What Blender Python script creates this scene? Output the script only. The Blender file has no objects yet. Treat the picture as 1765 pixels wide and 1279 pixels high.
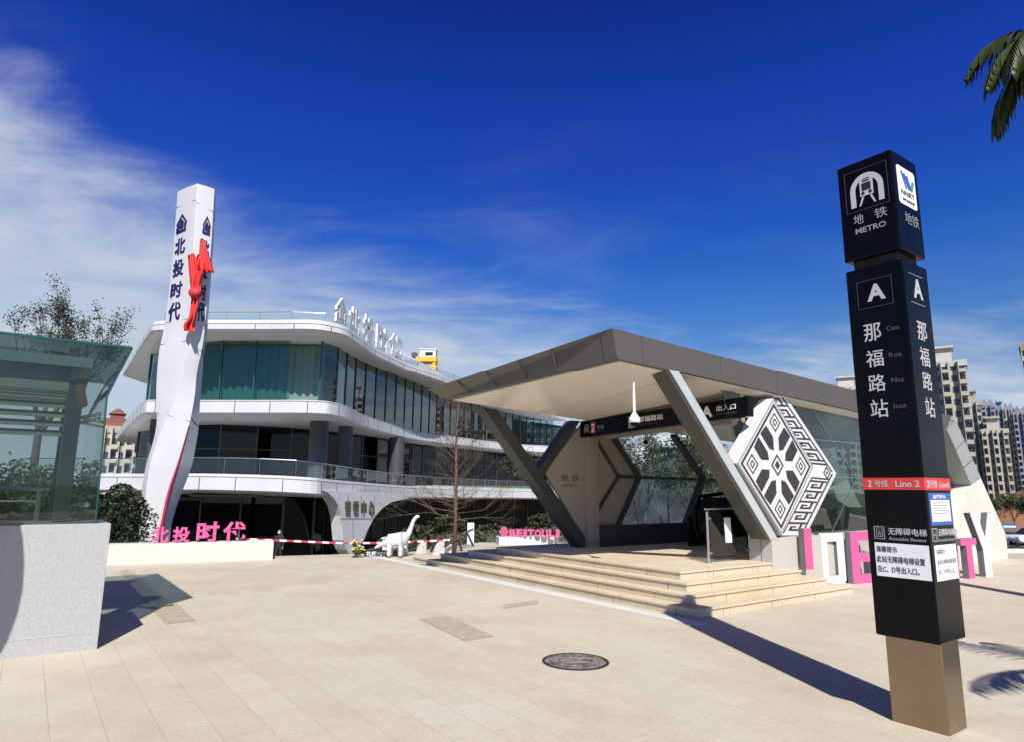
import bpy, bmesh, math, random
from mathutils import Vector, Matrix, noise as mnoise
R_ = math.radians
random.seed(7)
scn = bpy.context.scene
COL = scn.collection

# ---------------------------------------------------------------- camera, sky, sun, exposure
F_PX, PITCH, ROLL, EYE = 1135.0, R_(10.15), R_(0.52), 1.6
YAW = R_(35.9)
CX, CY = 882.5, 639.5
_cp, _sp, _cr, _sr = math.cos(PITCH), math.sin(PITCH), math.cos(ROLL), math.sin(ROLL)
_X = Vector((1, 0, 0)); _Z = Vector((0, -_sp, _cp)); CAMF = Vector((0, _cp, _sp))
CAMR = _cr * _X + _sr * _Z; CAMU = -_sr * _X + _cr * _Z
CAMP = Vector((0, 0, EYE))
cam = bpy.data.cameras.new('camera'); camo = bpy.data.objects.new('camera', cam); COL.objects.link(camo)
cam.sensor_width = 36.0; cam.lens = 36.0 * F_PX / 1765.0; cam.clip_end = 5000; cam.clip_start = 0.05
m3 = Matrix((CAMR, CAMU, -CAMF)).transposed()
camo.matrix_world = Matrix.Translation(CAMP) @ m3.to_4x4()
scn.camera = camo

SUN_EL, SUN_AZ = R_(45.3), R_(9.0)            # sun behind the camera, a little to the right
SUNV = Vector((math.sin(SUN_AZ) * math.cos(SUN_EL), -math.cos(SUN_AZ) * math.cos(SUN_EL), math.sin(SUN_EL)))
sl = bpy.data.lights.new('sun', 'SUN'); sl.energy = 4.6; sl.angle = R_(0.5); sl.color = (1.0, 0.955, 0.88)
so = bpy.data.objects.new('sun', sl); COL.objects.link(so)
so.rotation_euler = SUNV.to_track_quat('Z', 'Y').to_euler()

w = bpy.data.worlds.new("World"); scn.world = w; w.use_nodes = True
N = w.node_tree.nodes; L = w.node_tree.links; N.clear()
def nn(nodes, t, **kw):
    n = nodes.new(t)
    for k, v in kw.items(): setattr(n, k, v)
    return n
def mth(nodes, links, op, a, b=None, c=None, clamp=False):
    n = nodes.new('ShaderNodeMath'); n.operation = op; n.use_clamp = clamp
    for i, v in enumerate((a, b, c)):
        if v is None: continue
        if isinstance(v, (int, float)): n.inputs[i].default_value = v
        else: links.new(v, n.inputs[i])
    return n.outputs[0]
sky = nn(N, 'ShaderNodeTexSky', sky_type='NISHITA'); sky.sun_disc = False
sky.sun_elevation = SUN_EL; sky.sun_rotation = math.pi - SUN_AZ
sky.air_density = 1.0; sky.dust_density = 0.35; sky.ozone_density = 4.0
bw0 = nn(N, 'ShaderNodeRGBToBW'); L.new(sky.outputs[0], bw0.inputs[0])
bw1 = mth(N, L, 'MULTIPLY', bw0.outputs[0], 2.0)
tc = nn(N, 'ShaderNodeTexCoord'); sx = nn(N, 'ShaderNodeSeparateXYZ'); L.new(tc.outputs['Generated'], sx.inputs[0])
zc = mth(N, L, 'ADD', mth(N, L, 'MAXIMUM', sx.outputs[2], 0.0), 0.16)
u_ = mth(N, L, 'DIVIDE', sx.outputs[0], zc); v_ = mth(N, L, 'DIVIDE', sx.outputs[1], zc)
cb = nn(N, 'ShaderNodeCombineXYZ'); L.new(u_, cb.inputs[0]); L.new(v_, cb.inputs[1])
mp = nn(N, 'ShaderNodeMapping'); L.new(cb.outputs[0], mp.inputs[0]); mp.inputs['Rotation'].default_value = (0, 0, R_(28)); mp.inputs['Scale'].default_value = (0.8, 1.45, 1)
n1 = nn(N, 'ShaderNodeTexNoise'); L.new(mp.outputs[0], n1.inputs['Vector']); n1.inputs['Scale'].default_value = 1.5; n1.inputs['Detail'].default_value = 9; n1.inputs['Roughness'].default_value = 0.58; n1.inputs['Distortion'].default_value = 0.5
n2 = nn(N, 'ShaderNodeTexNoise'); L.new(cb.outputs[0], n2.inputs['Vector']); n2.inputs['Scale'].default_value = 0.45; n2.inputs['Detail'].default_value = 3
az = mth(N, L, 'ARCTAN2', sx.outputs[0], sx.outputs[1])          # 0 ahead, negative left
el = mth(N, L, 'ARCSINE', sx.outputs[2])
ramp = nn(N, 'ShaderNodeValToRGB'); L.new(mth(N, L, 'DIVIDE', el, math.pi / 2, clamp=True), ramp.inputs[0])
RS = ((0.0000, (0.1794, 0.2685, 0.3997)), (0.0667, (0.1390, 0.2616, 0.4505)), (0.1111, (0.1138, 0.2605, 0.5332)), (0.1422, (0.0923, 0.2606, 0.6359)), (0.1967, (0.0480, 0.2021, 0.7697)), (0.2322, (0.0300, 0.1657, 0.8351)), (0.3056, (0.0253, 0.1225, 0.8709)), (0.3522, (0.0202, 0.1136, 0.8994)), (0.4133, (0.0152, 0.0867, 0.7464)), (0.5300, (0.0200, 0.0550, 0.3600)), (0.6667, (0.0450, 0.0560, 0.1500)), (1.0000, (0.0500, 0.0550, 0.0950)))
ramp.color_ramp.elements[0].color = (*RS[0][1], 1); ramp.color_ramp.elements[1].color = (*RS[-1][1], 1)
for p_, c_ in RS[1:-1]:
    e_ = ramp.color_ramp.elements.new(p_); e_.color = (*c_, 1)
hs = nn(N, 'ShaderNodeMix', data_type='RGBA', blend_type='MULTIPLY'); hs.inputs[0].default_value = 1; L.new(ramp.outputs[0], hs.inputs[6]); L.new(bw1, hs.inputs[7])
# a bank of thin cloud low on the left, thinning to the right and upwards
top = nn(N, 'ShaderNodeMapRange'); L.new(az, top.inputs[0]); top.inputs[1].default_value = -0.70; top.inputs[2].default_value = 0.30; top.inputs[3].default_value = 0.46; top.inputs[4].default_value = 0.20
dd = mth(N, L, 'SUBTRACT', top.outputs[0], el)
bank = nn(N, 'ShaderNodeMapRange'); bank.interpolation_type = 'SMOOTHSTEP'; L.new(mth(N, L, 'ADD', dd, mth(N, L, 'MULTIPLY', mth(N, L, 'SUBTRACT', n1.outputs[0], 0.5), 0.36)), bank.inputs[0])
bank.inputs[1].default_value = -0.06; bank.inputs[2].default_value = 0.16
wisp = nn(N, 'ShaderNodeMapRange'); wisp.interpolation_type = 'SMOOTHSTEP'; L.new(mth(N, L, 'ADD', mth(N, L, 'MULTIPLY', n1.outputs[0], 0.7), mth(N, L, 'MULTIPLY', n2.outputs[0], 0.4)), wisp.inputs[0])
wisp.inputs[1].default_value = 0.52; wisp.inputs[2].default_value = 0.80
azm = nn(N, 'ShaderNodeMapRange'); L.new(az, azm.inputs[0]); azm.inputs[1].default_value = -0.55; azm.inputs[2].default_value = 0.30; azm.inputs[3].default_value = 1.0; azm.inputs[4].default_value = 0.12
elm = nn(N, 'ShaderNodeMapRange'); L.new(el, elm.inputs[0]); elm.inputs[1].default_value = 0.22; elm.inputs[2].default_value = 0.58; elm.inputs[3].default_value = 1.0; elm.inputs[4].default_value = 0.0
wm = mth(N, L, 'MULTIPLY', mth(N, L, 'MULTIPLY', wisp.outputs[0], azm.outputs[0]), mth(N, L, 'MULTIPLY', elm.outputs[0], 0.55))
bk = mth(N, L, 'MULTIPLY', bank.outputs[0], mth(N, L, 'ADD', 0.34, mth(N, L, 'MULTIPLY', n1.outputs[0], 0.85)), clamp=True)
cm = mth(N, L, 'MAXIMUM', bk, wm, clamp=True)
azk = nn(N, 'ShaderNodeMapRange'); azk.interpolation_type = 'SMOOTHSTEP'; L.new(az, azk.inputs[0]); azk.inputs[1].default_value = -1.5; azk.inputs[2].default_value = -0.95
cm = mth(N, L, 'MULTIPLY', mth(N, L, 'MINIMUM', cm, 0.86), azk.outputs[0])
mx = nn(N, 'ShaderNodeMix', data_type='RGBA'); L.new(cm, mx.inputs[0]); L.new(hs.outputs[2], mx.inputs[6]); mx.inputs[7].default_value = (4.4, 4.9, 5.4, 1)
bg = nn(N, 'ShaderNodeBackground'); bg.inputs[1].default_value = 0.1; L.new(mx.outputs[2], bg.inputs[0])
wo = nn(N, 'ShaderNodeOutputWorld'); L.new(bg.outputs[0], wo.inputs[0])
scn.view_settings.view_transform = 'Standard'; scn.view_settings.look = 'None'
scn.view_settings.exposure = 0.5; scn.view_settings.gamma = 1.0
try:
    scn.cycles.transparent_max_bounces = 24; scn.cycles.max_bounces = 8
except Exception: pass

# ---------------------------------------------------------------- pixel -> place helpers (used once, to lay the site out)
def ray(x, y): return CAMR * (x - CX) - CAMU * (y - CY) + CAMF * F_PX
def gz(x, y, z=0.0):
    d = ray(x, y); return CAMP + d * ((z - EYE) / d.z)
def gy(x, y, Y):
    d = ray(x, y); return CAMP + d * (Y / d.y)
def gpl(x, y, p0, n):
    d = ray(x, y); return CAMP + d * ((p0 - CAMP).dot(n) / d.dot(n))
EA = Vector((-math.sin(YAW), math.cos(YAW), 0)); EB = Vector((math.cos(YAW), math.sin(YAW), 0)); UP = Vector((0, 0, 1))

# ---------------------------------------------------------------- materials
MATS = {}
def new_mat(name):
    m = bpy.data.materials.new(name); m.use_nodes = True; MATS[name] = m
    return m, m.node_tree.nodes, m.node_tree.links, m.node_tree.nodes['Principled BSDF']
def mat(name, c, rough=0.6, metal=0.0, var=0.12, scale=3.0, bump=0.0, bscale=40.0, c2=None, spec=0.5, coat=0.0):
    m, n, l, b = new_mat(name)
    b.inputs['Roughness'].default_value = rough; b.inputs['Metallic'].default_value = metal
    b.inputs['Specular IOR Level'].default_value = spec; b.inputs['Coat Weight'].default_value = coat
    t = n.new('ShaderNodeNewGeometry')
    nz = n.new('ShaderNodeTexNoise'); l.new(t.outputs['Position'], nz.inputs['Vector']); nz.inputs['Scale'].default_value = scale; nz.inputs['Detail'].default_value = 6; nz.inputs['Roughness'].default_value = 0.65
    r = n.new('ShaderNodeValToRGB'); l.new(nz.outputs[0], r.inputs[0])
    r.color_ramp.elements[0].position = 0.3; r.color_ramp.elements[1].position = 0.7
    d = c2 or tuple(x * (1 - 2 * var) for x in c)
    r.color_ramp.elements[0].color = (*d, 1); r.color_ramp.elements[1].color = (*[min(1, x * (1 + (0 if c2 else var * .5))) for x in c], 1)
    l.new(r.outputs[0], b.inputs['Base Color'])
    rr = n.new('ShaderNodeMapRange'); l.new(nz.outputs[0], rr.inputs[0]); rr.inputs[3].default_value = max(0.02, rough - 0.08); rr.inputs[4].default_value = min(1, rough + 0.08)
    l.new(rr.outputs[0], b.inputs['Roughness'])
    if bump:
        nb = n.new('ShaderNodeTexNoise'); l.new(t.outputs['Position'], nb.inputs['Vector']); nb.inputs['Scale'].default_value = bscale; nb.inputs['Detail'].default_value = 4
        bp = n.new('ShaderNodeBump'); bp.inputs['Strength'].default_value = bump; bp.inputs['Distance'].default_value = 0.01
        l.new(nb.outputs[0], bp.inputs['Height']); l.new(bp.outputs[0], b.inputs['Normal'])
    return m
def glass(name, tint, refl=1.0, rough=0.01, ior=1.52, film=(1, 1, 1), haze=0.0, hazec=(.3, .4, .4)):
    m, n, l, b = new_mat(name); n.remove(b)
    tr = n.new('ShaderNodeBsdfTransparent'); tr.inputs[0].default_value = (*tint, 1)
    gl = n.new('ShaderNodeBsdfGlossy'); gl.inputs[0].default_value = (*film, 1); gl.inputs['Roughness'].default_value = rough
    tr.inputs[0].default_value = (*[math.sqrt(x) for x in tint], 1)      # a pane has two faces
    fr = n.new('ShaderNodeFresnel'); fr.inputs[0].default_value = ior
    ge = n.new('ShaderNodeNewGeometry')
    f2 = mth(n, l, 'MULTIPLY', mth(n, l, 'MULTIPLY', fr.outputs[0], refl), mth(n, l, 'SUBTRACT', 1.0, ge.outputs['Backfacing']), clamp=True)
    mx_ = n.new('ShaderNodeMixShader'); l.new(f2, mx_.inputs[0]); l.new(tr.outputs[0], mx_.inputs[1]); l.new(gl.outputs[0], mx_.inputs[2])
    out = n['Material Output']
    if haze:
        df = n.new('ShaderNodeBsdfDiffuse'); df.inputs[0].default_value = (*hazec, 1)
        m2 = n.new('ShaderNodeMixShader'); m2.inputs[0].default_value = haze
        l.new(mx_.outputs[0], m2.inputs[1]); l.new(df.outputs[0], m2.inputs[2]); l.new(m2.outputs[0], out.inputs[0])
    else: l.new(mx_.outputs[0], out.inputs[0])
    return m

def paving_mat(name, c, c2, bw, bh, rot, mortar, stain=(0.30, 0.23, 0.16), smort=0.004, st=0.35):
    m, n, l, b = new_mat(name)
    t = n.new('ShaderNodeNewGeometry'); mpn = n.new('ShaderNodeMapping'); l.new(t.outputs['Position'], mpn.inputs[0]); mpn.inputs['Rotation'].default_value = (0, 0, -rot)
    br = n.new('ShaderNodeTexBrick'); l.new(mpn.outputs[0], br.inputs['Vector'])
    br.inputs['Scale'].default_value = 1.0; br.inputs['Brick Width'].default_value = bw; br.inputs['Row Height'].default_value = bh
    br.inputs['Mortar Size'].default_value = smort; br.inputs['Mortar Smooth'].default_value = 0.3; br.inputs['Bias'].default_value = 0.0
    br.inputs['Color1'].default_value = (*c, 1); br.inputs['Color2'].default_value = (*c2, 1); br.inputs['Mortar'].default_value = (*mortar, 1)
    nz = n.new('ShaderNodeTexNoise'); l.new(t.outputs['Position'], nz.inputs['Vector']); nz.inputs['Scale'].default_value = 0.55; nz.inputs['Detail'].default_value = 8; nz.inputs['Roughness'].default_value = 0.7
    mr = n.new('ShaderNodeMapRange'); l.new(nz.outputs[0], mr.inputs[0]); mr.inputs[1].default_value = 0.44; mr.inputs[2].default_value = 0.76; mr.inputs[4].default_value = st
    mx_ = n.new('ShaderNodeMix'); mx_.data_type = 'RGBA'; l.new(mr.outputs[0], mx_.inputs[0]); l.new(br.outputs[0], mx_.inputs[6]); mx_.inputs[7].default_value = (*stain, 1)
    n3 = n.new('ShaderNodeTexNoise'); l.new(t.outputs['Position'], n3.inputs['Vector']); n3.inputs['Scale'].default_value = 38; n3.inputs['Detail'].default_value = 5
    m3_ = n.new('ShaderNodeMapRange'); l.new(n3.outputs[0], m3_.inputs[0]); m3_.inputs[1].default_value = .3; m3_.inputs[2].default_value = .7; m3_.inputs[3].default_value = .9; m3_.inputs[4].default_value = 1.06
    mm = n.new('ShaderNodeMix'); mm.data_type = 'RGBA'; mm.blend_type = 'MULTIPLY'; mm.inputs[0].default_value = 1; l.new(mx_.outputs[2], mm.inputs[6]); l.new(m3_.outputs[0], mm.inputs[7])
    l.new(mm.outputs[2], b.inputs['Base Color']); b.inputs['Roughness'].default_value = 0.72; b.inputs['Specular IOR Level'].default_value = 0.3
    bp = n.new('ShaderNodeBump'); bp.inputs['Strength'].default_value = 0.25; bp.inputs['Distance'].default_value = 0.004
    l.new(mth(n, l, 'ADD', mth(n, l, 'MULTIPLY', br.outputs['Fac'], -1.0), mth(n, l, 'MULTIPLY', n3.outputs[0], 0.4)), bp.inputs['Height']); l.new(bp.outputs[0], b.inputs['Normal'])
    return m

paving_mat('paving', (.535, .487, .388), (.50, .45, .352), 0.6, 0.3, YAW + math.pi / 2, (.42, .37, .285), stain=(.36, .28, .19), st=.58)
paving_mat('step_stone', (.60, .52, .375), (.54, .455, .315), 1.1, 0.5, YAW, (.26, .2, .13), stain=(.38, .25, .15), st=.3)
paving_mat('lower_paving', (.15, .145, .11), (.13, .125, .09), 0.6, 0.6, 0, (.1, .09, .07), stain=(.06, .08, .03), st=.8)
mat('drain_stone', (.62, .61, .58), .7, var=.06)
mat('tactile_stone', (.42, .365, .265), .75, var=.12, scale=8, bump=.3, bscale=60)
mat('granite', (.46, .46, .455), .55, var=.1, scale=70, c2=(.30, .30, .30), bump=.08, bscale=120)
mat('warm_granite', (.52, .50, .44), .6, var=.1, scale=40, c2=(.42, .40, .35))
mat('white_panel', (.61, .61, .615), .42, var=.05, scale=.7)
mat('white_paint', (.63, .63, .62), .5, var=.04, scale=1.2)
mat('cream_wall', (.60, .59, .51), .7, var=.05, scale=1.5)
mat('joint', (.10, .10, .10), .8, var=.1)
mat('fascia_grey', (.135, .128, .118), .42, metal=.35, var=.06, scale=1.0)
mat('fascia_light', (.36, .36, .34), .45, metal=.2, var=.05, scale=1.0)
mat('soffit', (.83, .77, .68), .24, var=.03, scale=.8)
mat('beige_panel', (.36, .305, .24), .45, var=.04, scale=1)
mat('beam_dark', (.075, .072, .066), .45, metal=.3, var=.08)
mat('beam_light', (.50, .54, .53), .4, metal=.2, var=.05)
mat('pattern_black', (.035, .03, .032), .5, var=.1)
mat('black_gloss', (.004, .004, .005), .22, var=.2, scale=2, spec=.14)
mat('black_matt', (.012, .012, .012), .6, var=.2)
mat('brass_steel', (.36, .275, .19), .30, metal=1.0, var=.12, scale=1.2)
mat('steel', (.62, .62, .62), .25, metal=1.0, var=.05)
mat('dark_steel', (.16, .16, .155), .35, metal=.8, var=.08)
mat('text_white', (.82, .82, .80), .5, var=.0)
mat('text_soft', (.44, .44, .435), .5, var=.0)
mat('text_grey', (.27, .27, .27), .5, var=.05)
mat('text_faint', (.07, .07, .07), .5, var=.05)
mat('text_black', (.03, .03, .035), .6, var=.0)
mat('text_green', (.12, .11, .06), .5, var=.1)
mat('red_band', (.62, .045, .04), .5, var=.03)
mat('red_sign', (.55, .04, .04), .5, var=.03)
mat('red_cloth', (.72, .035, .03), .6, var=.1, scale=6)
mat('red_stripe', (.55, .03, .06), .5, var=.05)
mat('blue_poster', (.03, .12, .42), .5, var=.05)
mat('paper', (.74, .75, .76), .6, var=.03)
mat('navy', (.012, .010, .085), .5, var=.05)
mat('pink', (.66, .10, .28), .5, var=.06, scale=2)
mat('pink_grey', (.16, .16, .17), .6, var=.06)
mat('teal_logo', (.05, .30, .40), .5)
mat('glass_edge', (.02, .09, .075), .2, var=.1)
mat('iron', (.075, .068, .062), .55, metal=.5, var=.3, scale=25, c2=(.03, .028, .026), bump=.4, bscale=60)
mat('iron_lid', (.33, .30, .27), .55, var=.2, scale=11, c2=(.045, .04, .036), bump=.5, bscale=50)
mat('iron_worn', (.34, .31, .28), .6, var=.3, scale=30)
mat('curtain', (.13, .225, .20), .9, var=.06, scale=1)
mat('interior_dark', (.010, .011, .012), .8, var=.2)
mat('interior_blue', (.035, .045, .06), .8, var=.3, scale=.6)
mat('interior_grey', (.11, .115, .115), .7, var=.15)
mat('column_grey', (.06, .063, .066), .5, var=.1)
mat('wood', (.20, .11, .055), .5, var=.15, scale=6)
mat('concrete', (.36, .35, .33), .8, var=.1)
mat('bark', (.16, .105, .07), .9, var=.2, scale=14, bump=.5, bscale=30)
mat('bark_grey', (.13, .115, .095), .9, var=.2, scale=14, bump=.5, bscale=30)
mat('twig', (.15, .108, .072), .85, var=.2, scale=5)
mat('leaf_green', (.055, .085, .022), .6, var=.3, scale=3, c2=(.03, .05, .014))
mat('leaf_light', (.085, .11, .028), .6, var=.25, scale=3)
mat('leaf_olive', (.085, .075, .03), .7, var=.3, scale=3)
mat('leaf_dark', (.028, .045, .014), .6, var=.3, scale=3)
mat('palm_leaf', (.03, .045, .014), .5, var=.3, scale=5, c2=(.055, .07, .02), spec=.3)
mat('earth', (.30, .125, .055), .95, var=.25, scale=.35, bump=.6, bscale=3, c2=(.18, .10, .05))
mat('grass', (.10, .12, .04), .95, var=.3, scale=.3)
mat('tower_beige', (.40, .35, .27), .8, var=.06, scale=.15)
mat('tower_tan', (.27, .225, .16), .8, var=.08, scale=.15)
mat('tower_cream', (.46, .42, .33), .8, var=.05, scale=.2)
mat('tower_blue', (.19, .23, .30), .8, var=.06, scale=.15)
mat('tower_lilac', (.28, .28, .32), .8, var=.06, scale=.15)
mat('tower_grey', (.22, .22, .20), .8, var=.06, scale=.15)
mat('tower_white', (.50, .48, .43), .75, var=.05, scale=.2)
mat('tower_trim', (.46, .43, .36), .8, var=.06, scale=.2)
mat('tower_window', (.075, .082, .095), .15, var=.4, scale=.6)
mat('roof_red', (.22, .085, .06), .8, var=.15, scale=.5)
mat('crane_yellow', (.75, .42, .03), .5, var=.08)
mat('crane_orange', (.60, .20, .03), .5, var=.08)
mat('car_white', (.75, .75, .76), .2, var=.02, coat=.6)
mat('tyre', (.02, .02, .02), .8)
mat('car_glass', (.02, .025, .03), .08, var=.1)
mat('skin', (.45, .28, .20), .6, var=.04)
mat('cloth_black', (.018, .018, .02), .85, var=.2)
mat('hair', (.012, .01, .009), .6)
mat('tape_white', (.8, .78, .76), .5, var=.03)
mat('camera_white', (.78, .78, .76), .35, var=.02)
mat('flower_yellow', (.70, .60, .20), .7, var=.2, scale=20)
mat('asphalt', (.10, .10, .10), .9, var=.15, scale=2)
glass('teal_glass', (.40, .49, .45), refl=1.2, haze=.025, hazec=(.10, .20, .17))
glass('clear_glass', (.80, .90, .88), refl=1.0, haze=.02)
glass('dark_glass', (.22, .34, .33), refl=1.6)
glass('facade_glass', (.32, .56, .52), refl=1.5)
glass('black_glass', (.10, .14, .14), refl=.55)
glass('station_glass', (.20, .31, .28), refl=1.5, haze=.06, hazec=(.07, .13, .11))

# ---------------------------------------------------------------- mesh builder
def V(*a): return Vector(a)
class MB:
    def __init__(s): s.v = []; s.f = []; s.m = []; s.segs = []
    def add(s, vs, fs, mi=0):
        o = len(s.v); s.v += [tuple(p) for p in vs]; s.f += [tuple(i + o for i in f) for f in fs]; s.m += [mi] * len(fs); return s
    def quad(s, a, b, c, d, mi=0): return s.add([a, b, c, d], [(0, 1, 2, 3)], mi)
    def hexa(s, p, mi=0):   # 8 points: bottom 4 ccw, top 4 ccw
        return s.add(p, [(3, 2, 1, 0), (4, 5, 6, 7), (0, 1, 5, 4), (1, 2, 6, 5), (2, 3, 7, 6), (3, 0, 4, 7)], mi)
    def box(s, x0, x1, y0, y1, z0, z1, mi=0):
        return s.hexa([(x0, y0, z0), (x1, y0, z0), (x1, y1, z0), (x0, y1, z0), (x0, y0, z1), (x1, y0, z1), (x1, y1, z1), (x0, y1, z1)], mi)
    def prism(s, poly, d, mi=0):   # poly: list of 3D points, d: extrusion vector
        n = len(poly); a = [Vector(p) for p in poly]; b = [p + Vector(d) for p in a]
        return s.add(a + b, [tuple(range(n))[::-1], tuple(range(n, 2 * n))] + [(i, (i + 1) % n, n + (i + 1) % n, n + i) for i in range(n)], mi)
    def beam(s, p, q, wd, ht, up=UP, mi=0):   # rectangular bar from p to q
        p, q = Vector(p), Vector(q); d = (q - p).normalized(); sd = d.cross(Vector(up))
        if sd.length < 1e-4: sd = d.cross(Vector((1, 0, 0)))
        sd.normalize(); u = sd.cross(d).normalized(); a = sd * wd / 2; b = u * ht / 2
        return s.hexa([p - a - b, q - a - b, q + a - b, p + a - b, p - a + b, q - a + b, q + a + b, p + a + b], mi)
    def tube(s, pts, rad, n=8, mi=0, cap=True):
        pts = [Vector(p) for p in pts]
        if isinstance(rad, (int, float)): rad = [rad] * len(pts)
        rings = []; ref = None
        for i, p in enumerate(pts):
            d = (pts[min(i + 1, len(pts) - 1)] - pts[max(i - 1, 0)])
            d = d.normalized() if d.length > 1e-9 else UP.copy()
            if ref is None: ref = d.orthogonal().normalized()
            ref = (ref - d * ref.dot(d))
            ref = ref.normalized() if ref.length > 1e-6 else d.orthogonal().normalized()
            b = d.cross(ref)
            rings.append([p + (ref * math.cos(2 * math.pi * k / n) + b * math.sin(2 * math.pi * k / n)) * rad[i] for k in range(n)])
        vs = [p for r in rings for p in r]; fs = []
        for i in range(len(rings) - 1):
            for k in range(n): fs.append((i * n + k, i * n + (k + 1) % n, (i + 1) * n + (k + 1) % n, (i + 1) * n + k))
        if cap: fs += [tuple(range(n))[::-1], tuple(range((len(rings) - 1) * n, len(rings) * n))]
        return s.add(vs, fs, mi)
    def cyl(s, c, r, z0, z1, n=24, mi=0, r2=None):
        return s.tube([(c[0], c[1], z0), (c[0], c[1], z1)], [r, r if r2 is None else r2], n, mi)
    def loft(s, secs, mi=0, closed=True, caps=True):
        n = len(secs[0]); vs = [p for sc in secs for p in sc]; fs = []
        for i in range(len(secs) - 1):
            for k in range(n if closed else n - 1):
                fs.append((i * n + k, i * n + (k + 1) % n, (i + 1) * n + (k + 1) % n, (i + 1) * n + k))
        if caps and closed: fs += [tuple(range(n))[::-1], tuple(range((len(secs) - 1) * n, len(secs) * n))]
        return s.add(vs, fs, mi)
    def ell(s, c, rx, ry, rz, n=12, m=8, mi=0):
        secs = []
        for i in range(m + 1):
            a = -math.pi / 2 + math.pi * i / m; cr = max(math.cos(a), 1e-3)
            secs.append([(c[0] + rx * cr * math.cos(2 * math.pi * k / n), c[1] + ry * cr * math.sin(2 * math.pi * k / n), c[2] + rz * math.sin(a)) for k in range(n)])
        return s.loft(secs, mi)
    def build(s, name, mats, parent=None, loc=None, rz=0.0, bevel=0.0, smooth=False, fix=True):
        me = bpy.data.meshes.new(name); me.from_pydata(s.v, [], s.f)
        if isinstance(mats, str): mats = [mats]
        for x in mats: me.materials.append(MATS[x])
        me.polygons.foreach_set('material_index', s.m)
        if smooth: me.polygons.foreach_set('use_smooth', [True] * len(s.f))
        me.update()
        if fix and len(s.f) < 20000:
            bm = bmesh.new(); bm.from_mesh(me); bmesh.ops.recalc_face_normals(bm, faces=bm.faces); bm.to_mesh(me); bm.free()
        o = bpy.data.objects.new(name, me); COL.objects.link(o)
        if parent: o.parent = parent
        if loc is not None: o.location = loc
        if rz: o.rotation_euler.z = rz
        if bevel:
            b = o.modifiers.new('bevel', 'BEVEL'); b.width = bevel; b.segments = 2; b.limit_method = 'ANGLE'; b.angle_limit = R_(40)
        return o
def build_split(mb, name, rest, mats, parent):
    """each string of lettering becomes a part of its own; the remaining shapes are one part"""
    used = [False] * len(mb.f)
    for f0, f1 in mb.segs:
        q = MB(); ids = sorted({i for f in mb.f[f0:f1] for i in f}); mp_ = {a: k for k, a in enumerate(ids)}
        q.add([mb.v[i] for i in ids], [tuple(mp_[i] for i in f) for f in mb.f[f0:f1]]); q.m = mb.m[f0:f1]
        for k in range(f0, f1): used[k] = True
        q.build(name, mats, parent)
    left = [k for k in range(len(mb.f)) if not used[k]]
    if left:
        q = MB(); ids = sorted({i for k in left for i in mb.f[k]}); mp_ = {a: k for k, a in enumerate(ids)}
        q.add([mb.v[i] for i in ids], [tuple(mp_[i] for i in mb.f[k]) for k in left]); q.m = [mb.m[k] for k in left]
        q.build(rest, mats, parent)
def tag(o, label=None, cat=None, group=None, kind=None):
    if label: o['label'] = label
    if cat: o['category'] = cat
    if group: o['group'] = group
    if kind: o['kind'] = kind
    return o
def thing(name, label, cat, loc=(0, 0, 0), rz=0.0, group=None):
    o = bpy.data.objects.new(name, None); COL.objects.link(o); o.location = loc; o.rotation_euler.z = rz
    o.empty_display_size = 0.2
    return tag(o, label, cat, group)
def catmull(p, n=5):
    p = [Vector(q) for q in p]; out = []
    for i in range(len(p) - 1):
        a = p[max(i - 1, 0)]; b = p[i]; c = p[i + 1]; d = p[min(i + 2, len(p) - 1)]
        for k in range(n):
            t = k / n
            out.append(0.5 * ((2 * b) + (c - a) * t + (2 * a - 5 * b + 4 * c - d) * t * t + (3 * b - a - 3 * c + d) * t ** 3))
    out.append(p[-1]); return out
def offs(path, d):   # shift an open plan path sideways (left of travel is positive)
    out = []
    for i, p in enumerate(path):
        t = Vector(path[min(i + 1, len(path) - 1)]) - Vector(path[max(i - 1, 0)]); t.z = 0; t.normalize()
        out.append(Vector(p) + Vector((-t.y, t.x, 0)) * d)
    return out
# lettering: builtin font with its CJK fallback
def glyphs(s, bold=0.0, ext=0.0):
    cu = bpy.data.curves.new('txt', 'FONT'); cu.body = s; cu.size = 1; cu.offset = bold; cu.extrude = ext; cu.resolution_u = 3
    ob = bpy.data.objects.new('txt', cu); COL.objects.link(ob)
    dg = bpy.context.evaluated_depsgraph_get(); me = bpy.data.meshes.new_from_object(ob.evaluated_get(dg))
    vs = [v.co.copy() for v in me.vertices]; fs = [tuple(p.vertices) for p in me.polygons]
    bpy.data.objects.remove(ob); bpy.data.curves.remove(cu); bpy.data.meshes.remove(me)
    return vs, fs
def text(mb, s, o, xv, zv, mi=0, bold=0.0, depth=0.003, keep=False):
    """fit the string in the box with lower-left corner o, side vectors xv (to the right) and zv (up); it stands proud by depth"""
    vs, fs = glyphs(s, bold, 0.5)
    if not vs: return
    x0 = min(v.x for v in vs); x1 = max(v.x for v in vs); y0 = min(v.y for v in vs); y1 = max(v.y for v in vs)
    o, xv, zv = Vector(o), Vector(xv), Vector(zv); nrm = xv.cross(zv).normalized()
    sx_, sy_ = 1 / (x1 - x0), 1 / (y1 - y0)
    if keep:
        k = min(xv.length / (x1 - x0), zv.length / (y1 - y0)); sx_, sy_ = k / xv.length, k / zv.length
    mb.segs.append((len(mb.f), len(mb.f) + len(fs)))
    mb.add([o + xv * ((v.x - x0) * sx_) + zv * ((v.y - y0) * sy_) + nrm * ((v.z + 0.5) * depth) for v in vs], fs, mi)

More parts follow.
